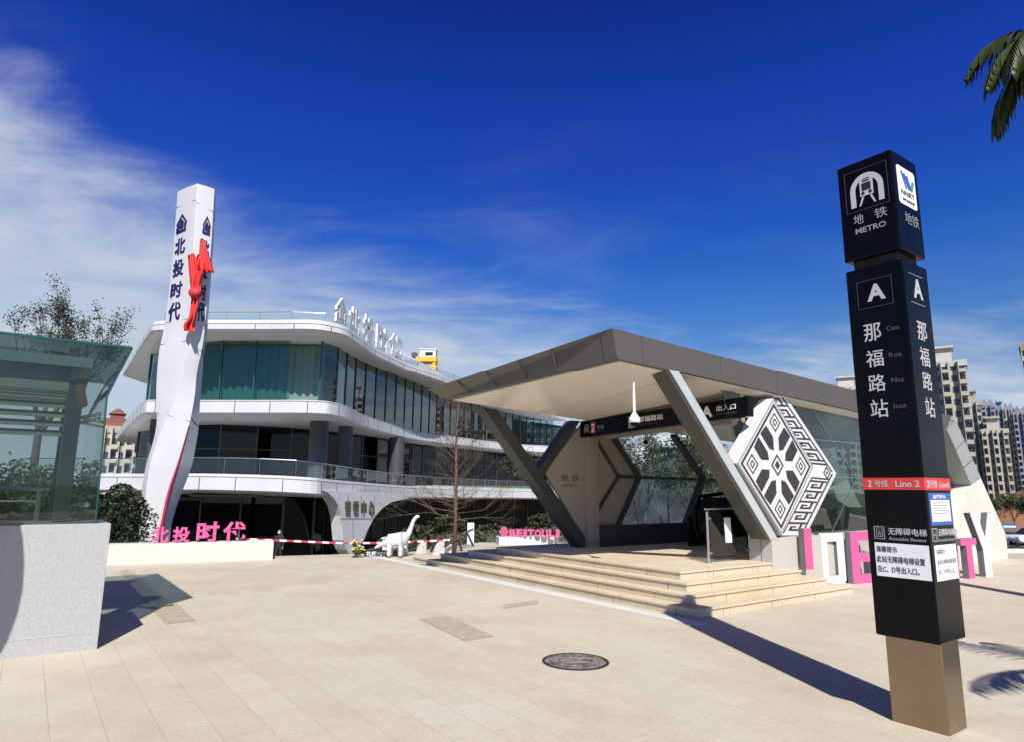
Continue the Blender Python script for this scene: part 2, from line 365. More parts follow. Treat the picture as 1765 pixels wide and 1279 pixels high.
# ---------------------------------------------------------------- ground and terrain
LOWZ = -2.7
edge = [V(-60, 13.0, 0), V(-12.5, 13.2, 0), V(-8.3, 14.6, 0), V(-5.2, 15.95, 0), V(-2.6, 17.0, 0), V(-0.9, 20.3, 0), V(3.6, 20.6, 0), V(5.0, 24, 0), V(12.2, 24, 0), V(12.6, 18.7, 0), V(60, 18.7, 0)]
b = MB(); pz = edge + [V(60, -25, 0), V(-60, -25, 0)]
b.prism([p - V(0, 0, 3.2) for p in pz], (0, 0, 3.2)); tag(b.build('upper_plaza', 'paving'), kind='structure')
b = MB(); b.add([(-1500, 13, LOWZ), (1500, 13, LOWZ), (1500, 2600, LOWZ), (-1500, 2600, LOWZ)], [(0, 1, 2, 3)]); tag(b.build('lower_ground', 'lower_paving'), kind='structure')
b = MB(); b.quad((-1500, -1500, -3.3), (1500, -1500, -3.3), (1500, 12.9, -3.3), (-1500, 12.9, -3.3)); tag(b.build('ground', 'grass'), kind='structure')

# station local frame: origin at the lowest step's near corner
ST = gz(1201.7, 1068.6, 0)
def su(u, v, z=0.0): return ST + EB * u + EA * v + UP * z
def sproj(x, y, v):
    p = gpl(x, y, ST + EA * v, EA) - ST; return V(p.dot(EB), v, p.z)
def suz(x, y, u):
    p = gpl(x, y, ST + EB * u, EB) - ST; return V(u, p.dot(EA), p.z)
# pale drain strip along the steps
b = MB(); b.box(-.34, -.12, -.3, 9.2, .001, .005); b.box(-.115, -.05, -.3, 9.2, .001, .005, 1); o = b.build('drain_strip', ['drain_stone', 'warm_granite'], None, ST, YAW); tag(o, kind='structure')
# tactile paving patches
for q in (((722, 1068), (772, 1063), (852, 1098), (800, 1106)), ((866, 1044), (925, 1036), (930, 1042), (868, 1050)), ((262, 1052), (305, 1041), (336, 1071), (288, 1077)), ((205, 985), (222, 983), (300, 1045), (262, 1050))):
    b = MB(); P4 = [gz(*p) + V(0, 0, .004) for p in q]; b.add(P4, [(0, 1, 2, 3)])
    tag(b.build('tactile_paving', 'tactile_stone'), kind='structure')

# ---------------------------------------------------------------- stone steps
HZ = .115
t = thing('stone_steps', 'beige stone steps wrapping the front corner of the station entrance', 'steps', ST, YAW)
ins = [(0, 0), (.215, .25), (.43, .5), (.62, .76)]
for k, (iu, iv) in enumerate(ins):
    z0 = k * HZ; z1 = (k + 1) * HZ
    ue = [3.87, 3.55, 3.25, 12.0][k]; 
    b = MB()
    b.box(iu + .018, ue, iv + .018, [7.65, 6.85, 6.1, 5.35][k], z0 - (.02 if k == 0 else .0), z1 - .03)
    b.box(iu, ue + .01, iv, [7.65, 6.85, 6.1, 5.35][k] + .01, z1 - .03, z1)
    # joints on the risers
    x = iv + .35 + .3 * (k % 2)
    while x < [7.5, 6.7, 5.9, 5.2][k]:
        b.box(iu + .0145, iu + .03, x, x + .007, z0, z1 - .031, 1); x += 1.15
    x = iu + .55 + .2 * (k % 2)
    while x < min(ue, 3.4):
        b.box(x, x + .007, iv + .0145, iv + .03, z0, z1 - .031, 1); x += 1.1
    o = b.build('step', ['step_stone', 'joint'], t, bevel=.006) if k < 3 else b.build('landing', ['step_stone', 'joint'], t, bevel=.006)
PZ = 4 * HZ

# ---------------------------------------------------------------- station entrance
ent = thing('station_entrance', 'metro station entrance with folded grey canopy over V shaped beams and diamond wall panels', 'station entrance', ST, YAW)
VR, VL = .75, 4.42
VT = 4.20
def zsof(u, v): return 3.45 - .039 * u - .0926 * v
def ztop(u, v): return zsof(u, v) + .36
# canopy outline (u,v): front right apex, back right, back left, front left
A0 = (-.56, VR); A1 = (10.0, VR); A2 = (10.0, VL); tb_ = sproj(768, 695, VT); tt_ = sproj(738, 672, VT); A3 = (tb_.x, VT)
T0 = (-.72, VR - .07); T1 = (10.2, VR - .07); T2 = (10.2, VL + .07); T3 = (tt_.x, VT + .02)
bot = [V(u, v, zsof(u, v)) for u, v in (A0, A1, A2, A3)]
topp = [V(*T0, 3.80), V(*T1, 3.35), V(*T2, 2.98), V(*T3, tt_.z)]
b = MB(); b.loft([bot, topp]); 
# panel joints on the fascias
def lerp(a, c, t_): return Vector(a) * (1 - t_) + Vector(c) * t_
def fjoint(mb, b0, b1, t0, t1, fr, slant=0.0, mi=1):
    out = (Vector(b1) - Vector(b0)).cross(UP).normalized()
    p = lerp(b0, b1, fr); q = lerp(t0, t1, fr + slant)
    if out.dot(V(1, -1, 0)) < 0 and abs(out.x) < .9: out = -out
    mb.beam(p, q, .020, .012, up=out, mi=mi)
for fr in (.06, .30, .47, .655, .83): fjoint(b, bot[0], bot[3], topp[0], topp[3], fr, -.015)
for fr in (.05, .215, .36, .52, .68, .84): fjoint(b, bot[0], bot[1], topp[0], topp[1], fr, .004)
b.build('canopy', ['fascia_grey', 'joint'], ent)
b = MB(); dz = V(0, 0, -.012); k_ = [bot[0] + V(.10, .06, 0) , bot[1] + V(-.05, .06, 0), bot[2] + V(-.05, -.06, 0), bot[3] + V(.12, -.06, 0)]
k_ = [V(p.x, p.y, zsof(p.x, p.y) - .018) for p in k_]
b.prism(k_, (0, 0, .016)); b.build('soffit', 'soffit', ent)
b = MB()
def sofpt(u, v, d=.03): return V(u, v, zsof(u, v) - d)
b.prism([sofpt(.95, VR + .25), sofpt(1.0, VR + .25), sofpt(.75, VL - .25), sofpt(.70, VL - .25)], (0, 0, .01)); b.build('ceiling_light_strip', 'white_paint', ent)
# right beam: front leg of the V down to the plinth, light grey flank
def flat_beam(p, q, wdt, v0, v1, mb, mi=0, ends='h'):
    """band in the u-z plane between p and q (u,z), horizontal width wdt, from v0 to v1"""
    mb.hexa([(p[0], v0, p[1]), (p[0] + wdt, v0, p[1]), (p[0] + wdt, v1, p[1]), (p[0], v1, p[1]), (q[0], v0, q[1]), (q[0] + wdt, v0, q[1]), (q[0] + wdt, v1, q[1]), (q[0], v1, q[1])], mi)
b = MB(); flat_beam((2.74, .82), (.42, zsof(.45, VR) - .0), .33, VR + .012, VR + .30, b); b.build('sloping_beam', 'beam_dark', ent, bevel=.004)
b = MB(); flat_beam((2.82, .82), (.50, zsof(.45, VR) - .0), .21, VR - .006, VR + .012, b); b.build('beam_cover', 'beam_light', ent)
# left beams, seen from inside
b = MB(); flat_beam((2.0, PZ), (-.36, zsof(-.3, VL) + .0), .30, VL - .02, VL + .28, b); b.build('sloping_beam', 'beam_dark', ent, bevel=.004)
b = MB(); flat_beam((.86, 1.86), (1.80, zsof(1.85, VL)), .22, VL - .015, VL + .2, b); b.build('sloping_beam', 'beam_dark', ent, bevel=.004)
b = MB(); b.prism([(1.10, VL + .0, 1.93), (2.12, VL, .62), (2.12, VL, zsof(2.12, VL) - .08), (2.05, VL, zsof(2.05, VL) - .08)], (0, .06, 0)); b.build('wall_panel', 'beige_panel', ent)
b = MB(); b.box(2.12, 2.30, VL - .10, VL + .12, PZ, 2.92); b.box(2.30, 2.315, VL - .06, VL + .08, PZ, 2.92, 1); b.box(2.315, 2.46, VL - .07, VL + .1, PZ, 2.9); b.build('column', ['beige_panel', 'joint'], ent, bevel=.004)
b = MB()
text(b, '地', (1.50, VL - .001, 1.74), (.20, 0, 0), (0, 0, .15)); text(b, '铁', (1.78, VL - .001, 1.74), (.20, 0, 0), (0, 0, .15)); text(b, 'METRO', (1.54, VL - .001, 1.64), (.40, 0, 0), (0, 0, .05))
build_split(b, 'lettering', 'emblem', ['text_green'], ent)
# left wall beyond the column: chevron panels then glass
b = MB(); b.prism([(2.46, VL, PZ), (2.75, VL, PZ), (3.69, VL, 1.87), (2.95, VL, zsof(2.95, VL) - .02), (2.46, VL, zsof(2.46, VL) - .02)], (0, .05, 0)); b.build('wall_panel', 'beige_panel', ent)
b = MB()
def chev(mb, uv, top_u, bot_u, v, wd, th, zm=1.87, zb=PZ, mi=0):
    pts = [V(top_u, v, zsof(top_u, v) - .02), V(uv, v, zm), V(bot_u, v, zb)]
    mb.beam(pts[0], pts[1], th, wd, up=(0, 0, 1) if 0 else (1, 0, 0), mi=mi); mb.beam(pts[1], pts[2], th, wd, up=(1, 0, 0), mi=mi)
chev(b, 3.06, 2.15, 2.3, VL - .03, .05, .06, zb=1.0); b.build('panel_seam', 'beam_dark', ent)
for uv in (3.69, 5.88, 8.2, 10.4):
    b = MB(); chev(b, uv, uv - 1.0, uv - .95, VL, .10, .14); b.build('chevron_frame', 'beam_dark', ent)
b = MB(); b.beam((3.1, VL, 1.865), (10.4, VL, 1.80), .08, .07); b.build('transom', 'beam_dark', ent)
b = MB(); b.prism([(3.69, VL + .02, 1.87), (2.75, VL + .02, PZ), (10.9, VL + .02, PZ), (11.0, VL + .02, 1.77), (10.0, VL + .02, zsof(10, VL) - .02), (2.95, VL + .02, zsof(2.95, VL) - .02)], (0, .016, 0)); b.build('glass_wall', 'clear_glass', ent)
b = MB(); b.box(2.46, 10.5, VL - .16, VL - .05, PZ, PZ + .42); b.build('inner_plinth', 'beam_dark', ent)
# right wall: plinth, diamonds, glass
b = MB(); b.box(2.86, 9.9, VR, VR + .42, .02, .84); b.box(5.0, 5.01, VR - .003, VR + .02, .3, .84, 1); b.box(2.852, 2.862, VR + .20, VR + .205, PZ, .84, 1); b.build('plinth', ['warm_granite', 'joint'], ent, bevel=.006)
DC = V(3.10, 0, 2.02); DH, DV = 1.10, 1.13
def diam(c, a, h, v): return [V(c.x - a, v, c.z), V(c.x, v, c.z - h), V(c.x + a, v, c.z), V(c.x, v, c.z + h)]
FV = VR - .03     # front face of the nearer diamond
# second (farther) diamond stands behind it and further along
V2 = VR + .10
far_ = [sproj(*q, V2) for q in ((1442, 817), (1389, 924), (1340, 924), (1292, 800), (1334, 680), (1352, 680))]
b = MB(); b.prism(far_, (0, .30, 0)); b.build('diamond_panel', 'white_paint', ent, bevel=.005)
b = MB(); b.prism(diam(DC, DH, DV, FV), (0, .28, 0)); b.build('diamond_panel', 'white_paint', ent, bevel=.006)
def dface(mb, c, s, cx_, cz_, pts, v, d=-.004, mi=0):
    mb.prism([V(c.x + (cx_ + x * s) * DH, v, c.z + (cz_ + z * s) * DV) for x, z in pts], (0, d, 0), mi)
def ring(mb, c, cx_, cz_, r0, r1, v, kz=1.0):
    o_ = [(-r1, 0), (0, -r1 * kz), (r1, 0), (0, r1 * kz)]; i_ = [(-r0, 0), (0, -r0 * kz), (r0, 0), (0, r0 * kz)]
    for k in range(4):
        j = (k + 1) % 4
        dface(mb, c, 1, cx_, cz_, [o_[k], o_[j], i_[j], i_[k]], v)
fr_ = MB(); b = MB(); ring(b, DC, 0, 0, .865, .92, FV - .0005)
for cx_, cz_ in ((.635, 0), (-.635, 0), (0, .635), (0, -.635)):
    ring(b, DC, cx_, cz_, .118, .148, FV - .0005); ring(b, DC, cx_, cz_, .038, .065, FV - .0005)
ring(fr_, DC, 0, 0, .955, .998, FV - .0005); fr_.build('panel_frame', 'fascia_light', ent)
ring(b, DC, 0, 0, .125, .165, FV - .0005); dface(b, DC, 1, 0, 0, [(-.07, 0), (0, -.07), (.07, 0), (0, .07)], FV - .0005)
barA = ((.395, .447), (.24, .575), (.07, .41), (.07, .215), (.186, .237))
for sx_ in (1, -1):
    for sz_ in (1, -1):
        dface(b, DC, 1, 0, 0, [(sx_ * x, sz_ * z) for x, z in barA], FV - .0005)
        dface(b, DC, 1, 0, 0, [(sx_ * z, sz_ * x) for x, z in barA], FV - .0005)
b.build('woven_pattern', 'pattern_black', ent)
# meander band along the two right-hand edges of the far diamond
b = MB(); vv = V2 - .0005
def band(side):
    o0, o1, i0, i1 = ((1442, 817), (1352, 682), (1404, 813), (1316, 682)) if side > 0 else ((1442, 817), (1390, 920), (1404, 813), (1349, 920))
    o0, o1, i0, i1 = [sproj(*q, V2) for q in (o0, o1, i0, i1)]
    def pt(t_, s_): p = lerp(lerp(o0, o1, t_), lerp(i0, i1, t_), s_); return V(p.x, vv, p.z)
    def st(t0, t1, s0, s1): b.prism([pt(t0, s0), pt(t1, s0), pt(t1, s1), pt(t0, s1)], (0, -.004, 0))
    st(.015, 1, .15, .22); st(.10, 1, .95, 1.0); st(.10, .125, .22, .95)
    n_ = 6 if side > 0 else 5; c0 = .15; cl = (1.0 - c0) / n_
    for k in range(n_):
        t0 = c0 + k * cl
        st(t0, t0 + cl * .17, .24, .95)
        st(t0 + cl * .17, t0 + cl * .78, .36, .46); st(t0 + cl * .61, t0 + cl * .78, .46, .83); st(t0 + cl * .36, t0 + cl * .61, .73, .83); st(t0 + cl * .36, t0 + cl * .48, .58, .73)
for side in (1, -1): band(side)
cc = sproj(1425, 816, V2)
for r0, r1 in ((.085, .125), (.002, .035)):
    o_ = [(-r1, 0), (0, -r1), (r1, 0), (0, r1)]; i_ = [(-r0, 0), (0, -r0), (r0, 0), (0, r0)]
    for k in range(4):
        j = (k + 1) % 4; b.prism([V(cc.x + x, vv, cc.z + z) for x, z in (o_[k], o_[j], i_[j], i_[k])], (0, -.004, 0))
b.build('meander_pattern', 'pattern_black', ent)
# glass on the right flank with thin frames
b = MB(); b.prism([(3.2, VR + .33, .84), (9.9, VR + .33, .84), (10.95, VR + .33, 1.77), (10.0, VR + .33, zsof(10, VR) - .05), (2.2, VR + .33, zsof(2.2, VR) - .05)], (0, .016, 0)); b.build('glass_wall', 'station_glass', ent)
b = MB()
for z_ in (1.86, 2.55): b.box(4.9, 10.2, VR + .31, VR + .328, z_, z_ + .012)
for (p, q) in (((5.0, 3.05), (6.35, 1.86)), ((6.35, 1.86), (5.3, .85)), ((7.6, 3.0), (8.8, 1.86)), ((8.8, 1.86), (7.9, .85))): b.beam((p[0], VR + .319, p[1]), (q[0], VR + .319, q[1]), .012, .014, up=(1, 0, 0))
b.build('glazing_bar', 'steel', ent)
# folded end of the canopy
for v0, v1, nm in ((VR - .03, VR + .5, 0), (VL - .45, VL + .03, 1)):
    b = MB(); ztp = ztop(10, v0) - .07
    band = [(9.99, zsof(10.0, v0) - .0), (11.0, 1.77), (11.62, 1.95), (10.52, zsof(10, v0) + .27)]
    b.prism([(u, v0, z) for u, z in band], (0, v1 - v0, 0))
    for fr in (.34, .67):
        p = lerp((9.99, v0 - .003, zsof(10, v0)), (11.0, v0 - .003, 1.77), fr); q = lerp((10.52, v0 - .003, zsof(10, v0) + .27), (11.62, v0 - .003, 1.95), fr)
        b.beam(p, q, .012, .014, up=(0, 1, 0), mi=1)
    b.build('folded_arm', ['fascia_light', 'joint'], ent)
    b = MB(); b.prism([(u, v0 + .004, z) for u, z in ((11.0, 1.765), (9.92, .80), (9.92, 0.0), (12.75, 0.0), (12.78, .58), (11.62, 1.945))], (0, v1 - v0 - .008, 0)); b.build('wedge_base', 'cream_wall', ent)
b = MB(); b.prism([(9.9, VR + .52, .8), (10.95, VR + .52, 1.77), (9.95, VR + .52, zsof(10, VR) - .04)], (0, 3.0, 0)); 
# lintel over the entrance
b = MB(); pL = suz(1000, 727, 2.15); pR = suz(1303, 676, 2.15)
b.prism([(2.42, VL - .1, 2.60), (2.66, VR + .32, 2.74), (2.66, VR + .32, zsof(2.66, VR + .32) - .022), (2.42, VL - .1, zsof(2.42, VL - .1) - .022)], (.12, 0, 0)); b.build('lintel', 'beige_panel', ent)
b = MB(); b.box(10.3, 10.4, VR + .5, VL - .45, .46, 1.2); b.build('end_wall', 'beam_dark', ent)
# dark side of the stair well
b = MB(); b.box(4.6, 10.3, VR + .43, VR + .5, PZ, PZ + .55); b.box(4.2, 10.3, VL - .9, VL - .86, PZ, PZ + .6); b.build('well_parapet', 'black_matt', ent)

# hanging sign across the entrance
sg = thing('direction_sign', 'long dark overhead direction sign reading 2号线, 那福路站 and A 出入口 below the canopy ceiling', 'sign', ST, YAW)
u0 = 2.02
c00 = suz(1000, 755, u0); c10 = suz(1289, 718, u0 + .36); c11 = suz(1289, 683.5, u0 + .36); c01 = suz(1000, 727, u0)
b = MB(); b.prism([c00, c10, c11, c01], (.16, 0, 0)); b.build('sign_board', 'black_gloss', sg, bevel=.004)
XA = c10 - c00; ZA = c01 - c00; XA_, ZA_ = XA, (ZA + (c11 - c10)) * .5
def sb(fx, fz, fw, fh): return c00 + XA * fx + ZA_ * fz + V(-.002, 0, 0), XA * fw, ZA_ * fh
b = MB()
def sgt(s, fx, fz, fw, fh, mi=0, bold=.0): text(b, s, *sb(fx, fz, fw, fh), mi=mi, bold=bold)
sgt('号线', .122, .36, .048, .24, 1); sgt('Line', .122, .2, .05, .1, 2)
sgt('那福路站', .40, .42, .15, .32, 0, .012); sgt('Nafulu Station', .40, .24, .12, .1, 2)
sgt('A', .765, .20, .060, .58, 0, .04); sgt('出入口', .845, .44, .098, .28, 0, .012); sgt('Exit/Entrance', .848, .24, .1, .1, 2)
# metro arch and logo square
def sb2(fx, fz): return c00 + XA * fx + ZA_ * fz
def poly_sign(pts, mi, d=-.006): b.prism([sb2(*p) for p in pts], (d, 0, 0), mi)
for fx0 in (.03,):
    arc = [(fx0 + .016 + .016 * math.cos(math.pi - k * math.pi / 8), .50 + .26 * math.sin(k * math.pi / 8)) for k in range(9)]; arci = [(fx0 + .016 + .012 * math.cos(math.pi - k * math.pi / 8), .50 + .19 * math.sin(k * math.pi / 8)) for k in range(9)]
    for k in range(8): poly_sign([arc[k], arc[k + 1], arci[k + 1], arci[k]], 1)
    poly_sign([(fx0, .22), (fx0 + .004, .22), (fx0 + .004, .5), (fx0, .5)], 1); poly_sign([(fx0 + .028, .22), (fx0 + .032, .22), (fx0 + .032, .5), (fx0 + .028, .5)], 1)
    poly_sign([(fx0 + .009, .3), (fx0 + .023, .3), (fx0 + .023, .56), (fx0 + .009, .56)], 1)
poly_sign([(.078, .16), (.110, .16), (.110, .84), (.078, .84)], 3, -.004)
poly_sign([(.335, .16), (.375, .16), (.375, .84), (.335, .84)], 1, -.004)
text(b, '2', sb2(.083, .24) + V(-.005, 0, 0), XA * .021, ZA_ * .5, mi=0, bold=.02)
build_split(b, 'lettering', 'emblem', ['text_white', 'text_grey', 'text_faint', 'red_sign'], sg)
b = MB(); 
for fy in (.1, .5, .9):
    p = lerp(c01, c11, fy) + V(.08, 0, -.0); b.tube([p, V(p.x, p.y, zsof(p.x, p.y) - .02)], .012, 8)
b.build('hanger', 'dark_steel', sg)

# security camera on a drop pole
pc = sproj(1091, 636, 2.6); pz_ = zsof(pc.x, 2.6)
# choose v so the pole meets the ceiling there
best = None
for i in range(80):
    v = .9 + i * .04; q = sproj(1091.5, 636, v); e = abs(q.z - zsof(q.x, v) + .02)
    if best is None or e < best[0]: best = (e, v, q)
pv = best[2]; q2 = sproj(1089.5, 712, best[1])
cm_ = thing('security_camera', 'white dome security camera on a drop pole under the canopy ceiling', 'camera', su(pv.x, pv.y, pv.z), YAW)
zd = q2.z - pv.z
b = MB(); b.tube([(0, 0, 0), (0, 0, zd * .55)], .014, 10); b.tube([(0, 0, zd * .55), (0, 0, zd)], .020, 10); b.cyl((0, 0), .05, -.012, .002, 16); b.build('drop_pole', 'camera_white', cm_, smooth=False)
b = MB(); prof = [(.02, zd + .0), (.035, zd - .01), (.05, zd - .04), (.078, zd - .08), (.082, zd - .13), (.070, zd - .145)]
b.loft([[(r * math.cos(2 * math.pi * k / 20), r * math.sin(2 * math.pi * k / 20), z) for k in range(20)] for r, z in prof]); b.build('housing', 'camera_white', cm_, smooth=True)
b = MB(); b.ell((0, 0, zd - .145), .066, .066, .055, 16, 10); b.build('dome', 'black_gloss', cm_, smooth=True)
# second small sensor deeper inside
s2 = thing('security_camera', 'small dark dome camera on a short pole near the left inner wall of the entrance', 'camera', su(3.3, VL - .6, zsof(3.3, VL - .6) - .02), YAW)
b = MB(); b.tube([(0, 0, 0), (0, 0, -.35)], .01, 8); b.build('drop_pole', 'dark_steel', s2)
b = MB(); b.ell((0, 0, -.38), .05, .05, .05, 12, 8); b.build('dome', 'black_gloss', s2, smooth=True)

# glass balustrade at the top of the steps
bl = thing('glass_balustrade', 'waist high clear glass balustrade with two steel posts at the right of the entrance landing', 'balustrade', ST, YAW)
pa = gz(1222, 972, PZ) - ST; pa = V(pa.dot(EB), pa.dot(EA), PZ); pb = gz(1294, 966, PZ) - ST; pb = V(pb.dot(EB), pb.dot(EA), PZ)
hB = .80
for p in (pa, pb):
    b = MB(); b.tube([p, p + V(0, 0, hB)], .022, 12); b.cyl((p.x, p.y), .045, PZ, PZ + .02, 16); b.build('post', 'steel', bl)
b = MB(); b.tube([pa + V(-.05, 0, hB + .04), pb + V(.12, 0, hB + .04)], .016, 10); b.build('top_rail', 'steel', bl)
b = MB(); d_ = (pb - pa).normalized(); nB = V(-d_.y, d_.x, 0)
b.hexa([pa + d_ * .05 + V(0, 0, .1) + nB * .006, pb - d_ * .05 + V(0, 0, .1) + nB * .006, pb - d_ * .05 + V(0, 0, .1) - nB * .006, pa + d_ * .05 + V(0, 0, .1) - nB * .006, pa + d_ * .05 + V(0, 0, hB) + nB * .006, pb - d_ * .05 + V(0, 0, hB) + nB * .006, pb - d_ * .05 + V(0, 0, hB) - nB * .006, pa + d_ * .05 + V(0, 0, hB) - nB * .006]); b.build('glass_panel', 'dark_glass', bl)
for p, s_ in ((pa, 1), (pb, -1)):
    for z_ in (.16, .7):
        b = MB(); b.tube([p + V(0, 0, z_), p + d_ * .07 * s_ + V(0, 0, z_)], .022, 10); b.build('clamp', 'steel', bl)
no = tag(MB().hexa([pa + d_ * .42 + V(0, 0, .30) - nB * .012, pa + d_ * .58 + V(0, 0, .30) - nB * .012, pa + d_ * .58 + V(0, 0, .30) - nB * .009, pa + d_ * .42 + V(0, 0, .30) - nB * .009, pa + d_ * .40 + V(0, 0, .70) - nB * .012, pa + d_ * .56 + V(0, 0, .70) - nB * .012, pa + d_ * .56 + V(0, 0, .70) - nB * .009, pa + d_ * .40 + V(0, 0, .70) - nB * .009]).build('paper_notice', 'paper', None, ST, YAW), 'pale blank paper notice taped to the glass balustrade of the entrance', 'notice')
# escalator: two balustrades with rounded newels, steps going down
es = thing('escalator', 'black escalator with rounded handrail ends going down inside the station entrance', 'escalator', ST, YAW)
for v in (1.55, 2.75):
    b = MB(); prof = [(3.7, .22), (3.55, .45), (3.55, .72), (3.68, .93), (3.9, 1.0), (6.2, 1.0), (10.0, -.5), (10.0, -1.2), (6.4, .0), (6.2, .05), (3.9, .05)]
    b.prism([(u, v, PZ + z) for u, z in prof], (0, .10, 0)); b.build('balustrade', 'black_matt', es, bevel=.01)
    b = MB(); b.tube(catmull([(3.68, v + .05, PZ + .2), (3.53, v + .05, PZ + .45), (3.53, v + .05, PZ + .74), (3.67, v + .05, PZ + .96), (3.9, v + .05, PZ + 1.03), (6.2, v + .05, PZ + 1.03), (10, v + .05, PZ - .46)], 4), .04, 8); b.build('handrail', 'black_gloss', es, smooth=True)
b = MB(); b.box(3.7, 5.0, 1.66, 2.74, PZ + .004, PZ + .02); b.build('comb_plate', 'dark_steel', es)
b = MB(); b.box(5.0, 10.2, 1.66, 2.74, PZ + .002, PZ + .012); b.build('step_band', 'black_matt', es)

# ---------------------------------------------------------------- metro pillar sign
pcn = gz(1631.8, 1270); CEN = pcn + EA * .182 + EB * .135 + V(.02, 0, 0)
tot = thing('metro_pillar_sign', 'tall black square metro pillar sign on a bronze steel base with white lettering', 'pillar sign', CEN, YAW)
# local: x along EB, y along EA; left face is -x, right face is -y
b = MB(); b.box(-.145, .135, -.19, .18, 0, .60); b.build('base', 'brass_steel', tot, bevel=.01)
HB = .212
b = MB(); b.box(-HB, HB, -HB, HB, .585, 3.325); b.build('sign_body', 'black_gloss', tot, bevel=.012)
b = MB(); b.box(-HB + .05, HB - .05, -HB + .05, HB - .05, 3.325, 3.40); b.build('neck', 'black_matt', tot)
b = MB(); b.box(-HB, HB, -HB, HB, 3.40, 4.205); b.build('sign_head', 'black_gloss', tot, bevel=.012)
b = MB()
for x, y in ((-.1, -.12), (-.19, .03)): b.tube([(x, y, 4.2), (x, y, 4.225), (x + .02, y, 4.235), (x + .04, y, 4.225), (x + .04, y, 4.2)], .006, 6)
b.build('lifting_eye', 'steel', tot)
b = MB(); e_ = .0025
b.box(-HB - e_, HB + e_, -HB - e_, HB + e_, 1.615, 1.70); b.build('line_band', 'red_band', tot)
# coordinates on faces: left face f in 0..1 from far (left in photo, y=+HB) to near (y=-HB); right face from near to far (x -HB..HB)
def LF(f, z, d=.0): return V(-HB - d, HB - 2 * HB * f, z)
def RF(f, z, d=.0): return V(-HB + 2 * HB * f, -HB - d, z)
def ltext(mb, s, f0, f1, z0, z1, mi=0, bold=0., d=.0005): text(mb, s, LF(f0, z0, d), V(0, -2 * HB * (f1 - f0), 0), V(0, 0, z1 - z0), mi, bold, .002)
def rtext(mb, s, f0, f1, z0, z1, mi=0, bold=0., d=.0005): text(mb, s, RF(f0, z0, d), V(2 * HB * (f1 - f0), 0, 0), V(0, 0, z1 - z0), mi, bold, .002)
def lpoly(mb, pts, mi=0, d=.0005): mb.prism([LF(f, z, d) for f, z in pts], (-.002, 0, 0), mi)
def rpoly(mb, pts, mi=0, d=.0005): mb.prism([RF(f, z, d) for f, z in pts], (0, -.002, 0), mi)
def frame(mb, fn, f0, f1, z0, z1, wd, mi):
    wz = wd * 2 * HB
    fn(mb, [(f0, z0), (f1, z0), (f1, z0 + wz), (f0, z0 + wz)], mi); fn(mb, [(f0, z1 - wz), (f1, z1 - wz), (f1, z1), (f0, z1)], mi)
    fn(mb, [(f0, z0 + wz), (f0 + wd, z0 + wz), (f0 + wd, z1 - wz), (f0, z1 - wz)], mi); fn(mb, [(f1 - wd, z0 + wz), (f1, z0 + wz), (f1, z1 - wz), (f1 - wd, z1 - wz)], mi)
b = MB()   # head, left face: train in a tunnel arch, 地铁, METRO
frame(b, lpoly, .13, .90, 3.79, 4.13, .006, 2)
fc = .52
def arch(mb, r1, r0, zb, zs, ky):
    n_ = 14
    o_ = [(fc + r1 * math.cos(math.pi - math.pi * k / n_), zs + r1 * ky * math.sin(math.pi * k / n_)) for k in range(n_ + 1)]
    i_ = [(fc + r0 * math.cos(math.pi - math.pi * k / n_), zs + r0 * ky * math.sin(math.pi * k / n_)) for k in range(n_ + 1)]
    for k in range(n_): lpoly(mb, [o_[k], o_[k + 1], i_[k + 1], i_[k]], 0)
    lpoly(mb, [(fc - r1, zb), (fc - r0, zb), (fc - r0, zs), (fc - r1, zs)], 0); lpoly(mb, [(fc + r0, zb), (fc + r1, zb), (fc + r1, zs), (fc + r0, zs)], 0)
arch(b, .30, .205, 3.825, 3.955, .44)
lpoly(b, [(.40, 3.90), (.64, 3.90), (.64, 4.035), (.40, 4.035)], 0)
lpoly(b, [(.44, 3.945), (.60, 3.945), (.60, 4.005), (.44, 4.005)], 3, .003); lpoly(b, [(.46, 4.018), (.58, 4.018), (.58, 4.028), (.46, 4.028)], 3, .003)
for f in (.455, .585): lpoly(b, [(f + .032 * math.cos(a * .785), 3.924 + .013 * math.sin(a * .785)) for a in range(8)], 3, .003)
lpoly(b, [(.43, 3.895), (.47, 3.895), (.40, 3.825), (.37, 3.825)], 0); lpoly(b, [(.57, 3.895), (.61, 3.895), (.67, 3.825), (.64, 3.825)], 0)
ltext(b, '地', .24, .42, 3.685, 3.765, 1); ltext(b, '铁', .62, .84, 3.685, 3.765, 1); ltext(b, 'METRO', .26, .80, 3.605, 3.65, 1, .012)
# body, left face
frame(b, lpoly, .19, .80, 2.995, 3.215, .006, 2)
ltext(b, 'A', .36, .68, 3.045, 3.175, 0, .035)
for ch, z, z2, lat in (('那', 2.735, 2.87, 'Cam'), ('福', 2.535, 2.665, 'Roa'), ('路', 2.34, 2.47, 'Naz'), ('站', 2.145, 2.28, 'luz')):
    ltext(b, ch, .245, .545, z, z2, 0, .004); ltext(b, lat, .64, .85, (z + z2) / 2 - .01, (z + z2) / 2 + .025, 4)
ltext(b, '2', .085, .155, 1.632, 1.683, 0, .02, .003); ltext(b, '号线', .20, .42, 1.632, 1.683, 0, .006, .003); ltext(b, 'Line 2', .55, .93, 1.634, 1.680, 0, .012, .003)
ltext(b, '无障碍电梯', .355, .965, 1.295, 1.345, 0, .006); ltext(b, 'Accessible Elevator', .36, .955, 1.258, 1.280, 1, .008)
frame(b, lpoly, .125, .30, 1.26, 1.352, .012, 1); frame(b, lpoly, .165, .265, 1.275, 1.34, .01, 1); ltext(b, 'A', .19, .24, 1.282, 1.325, 1)
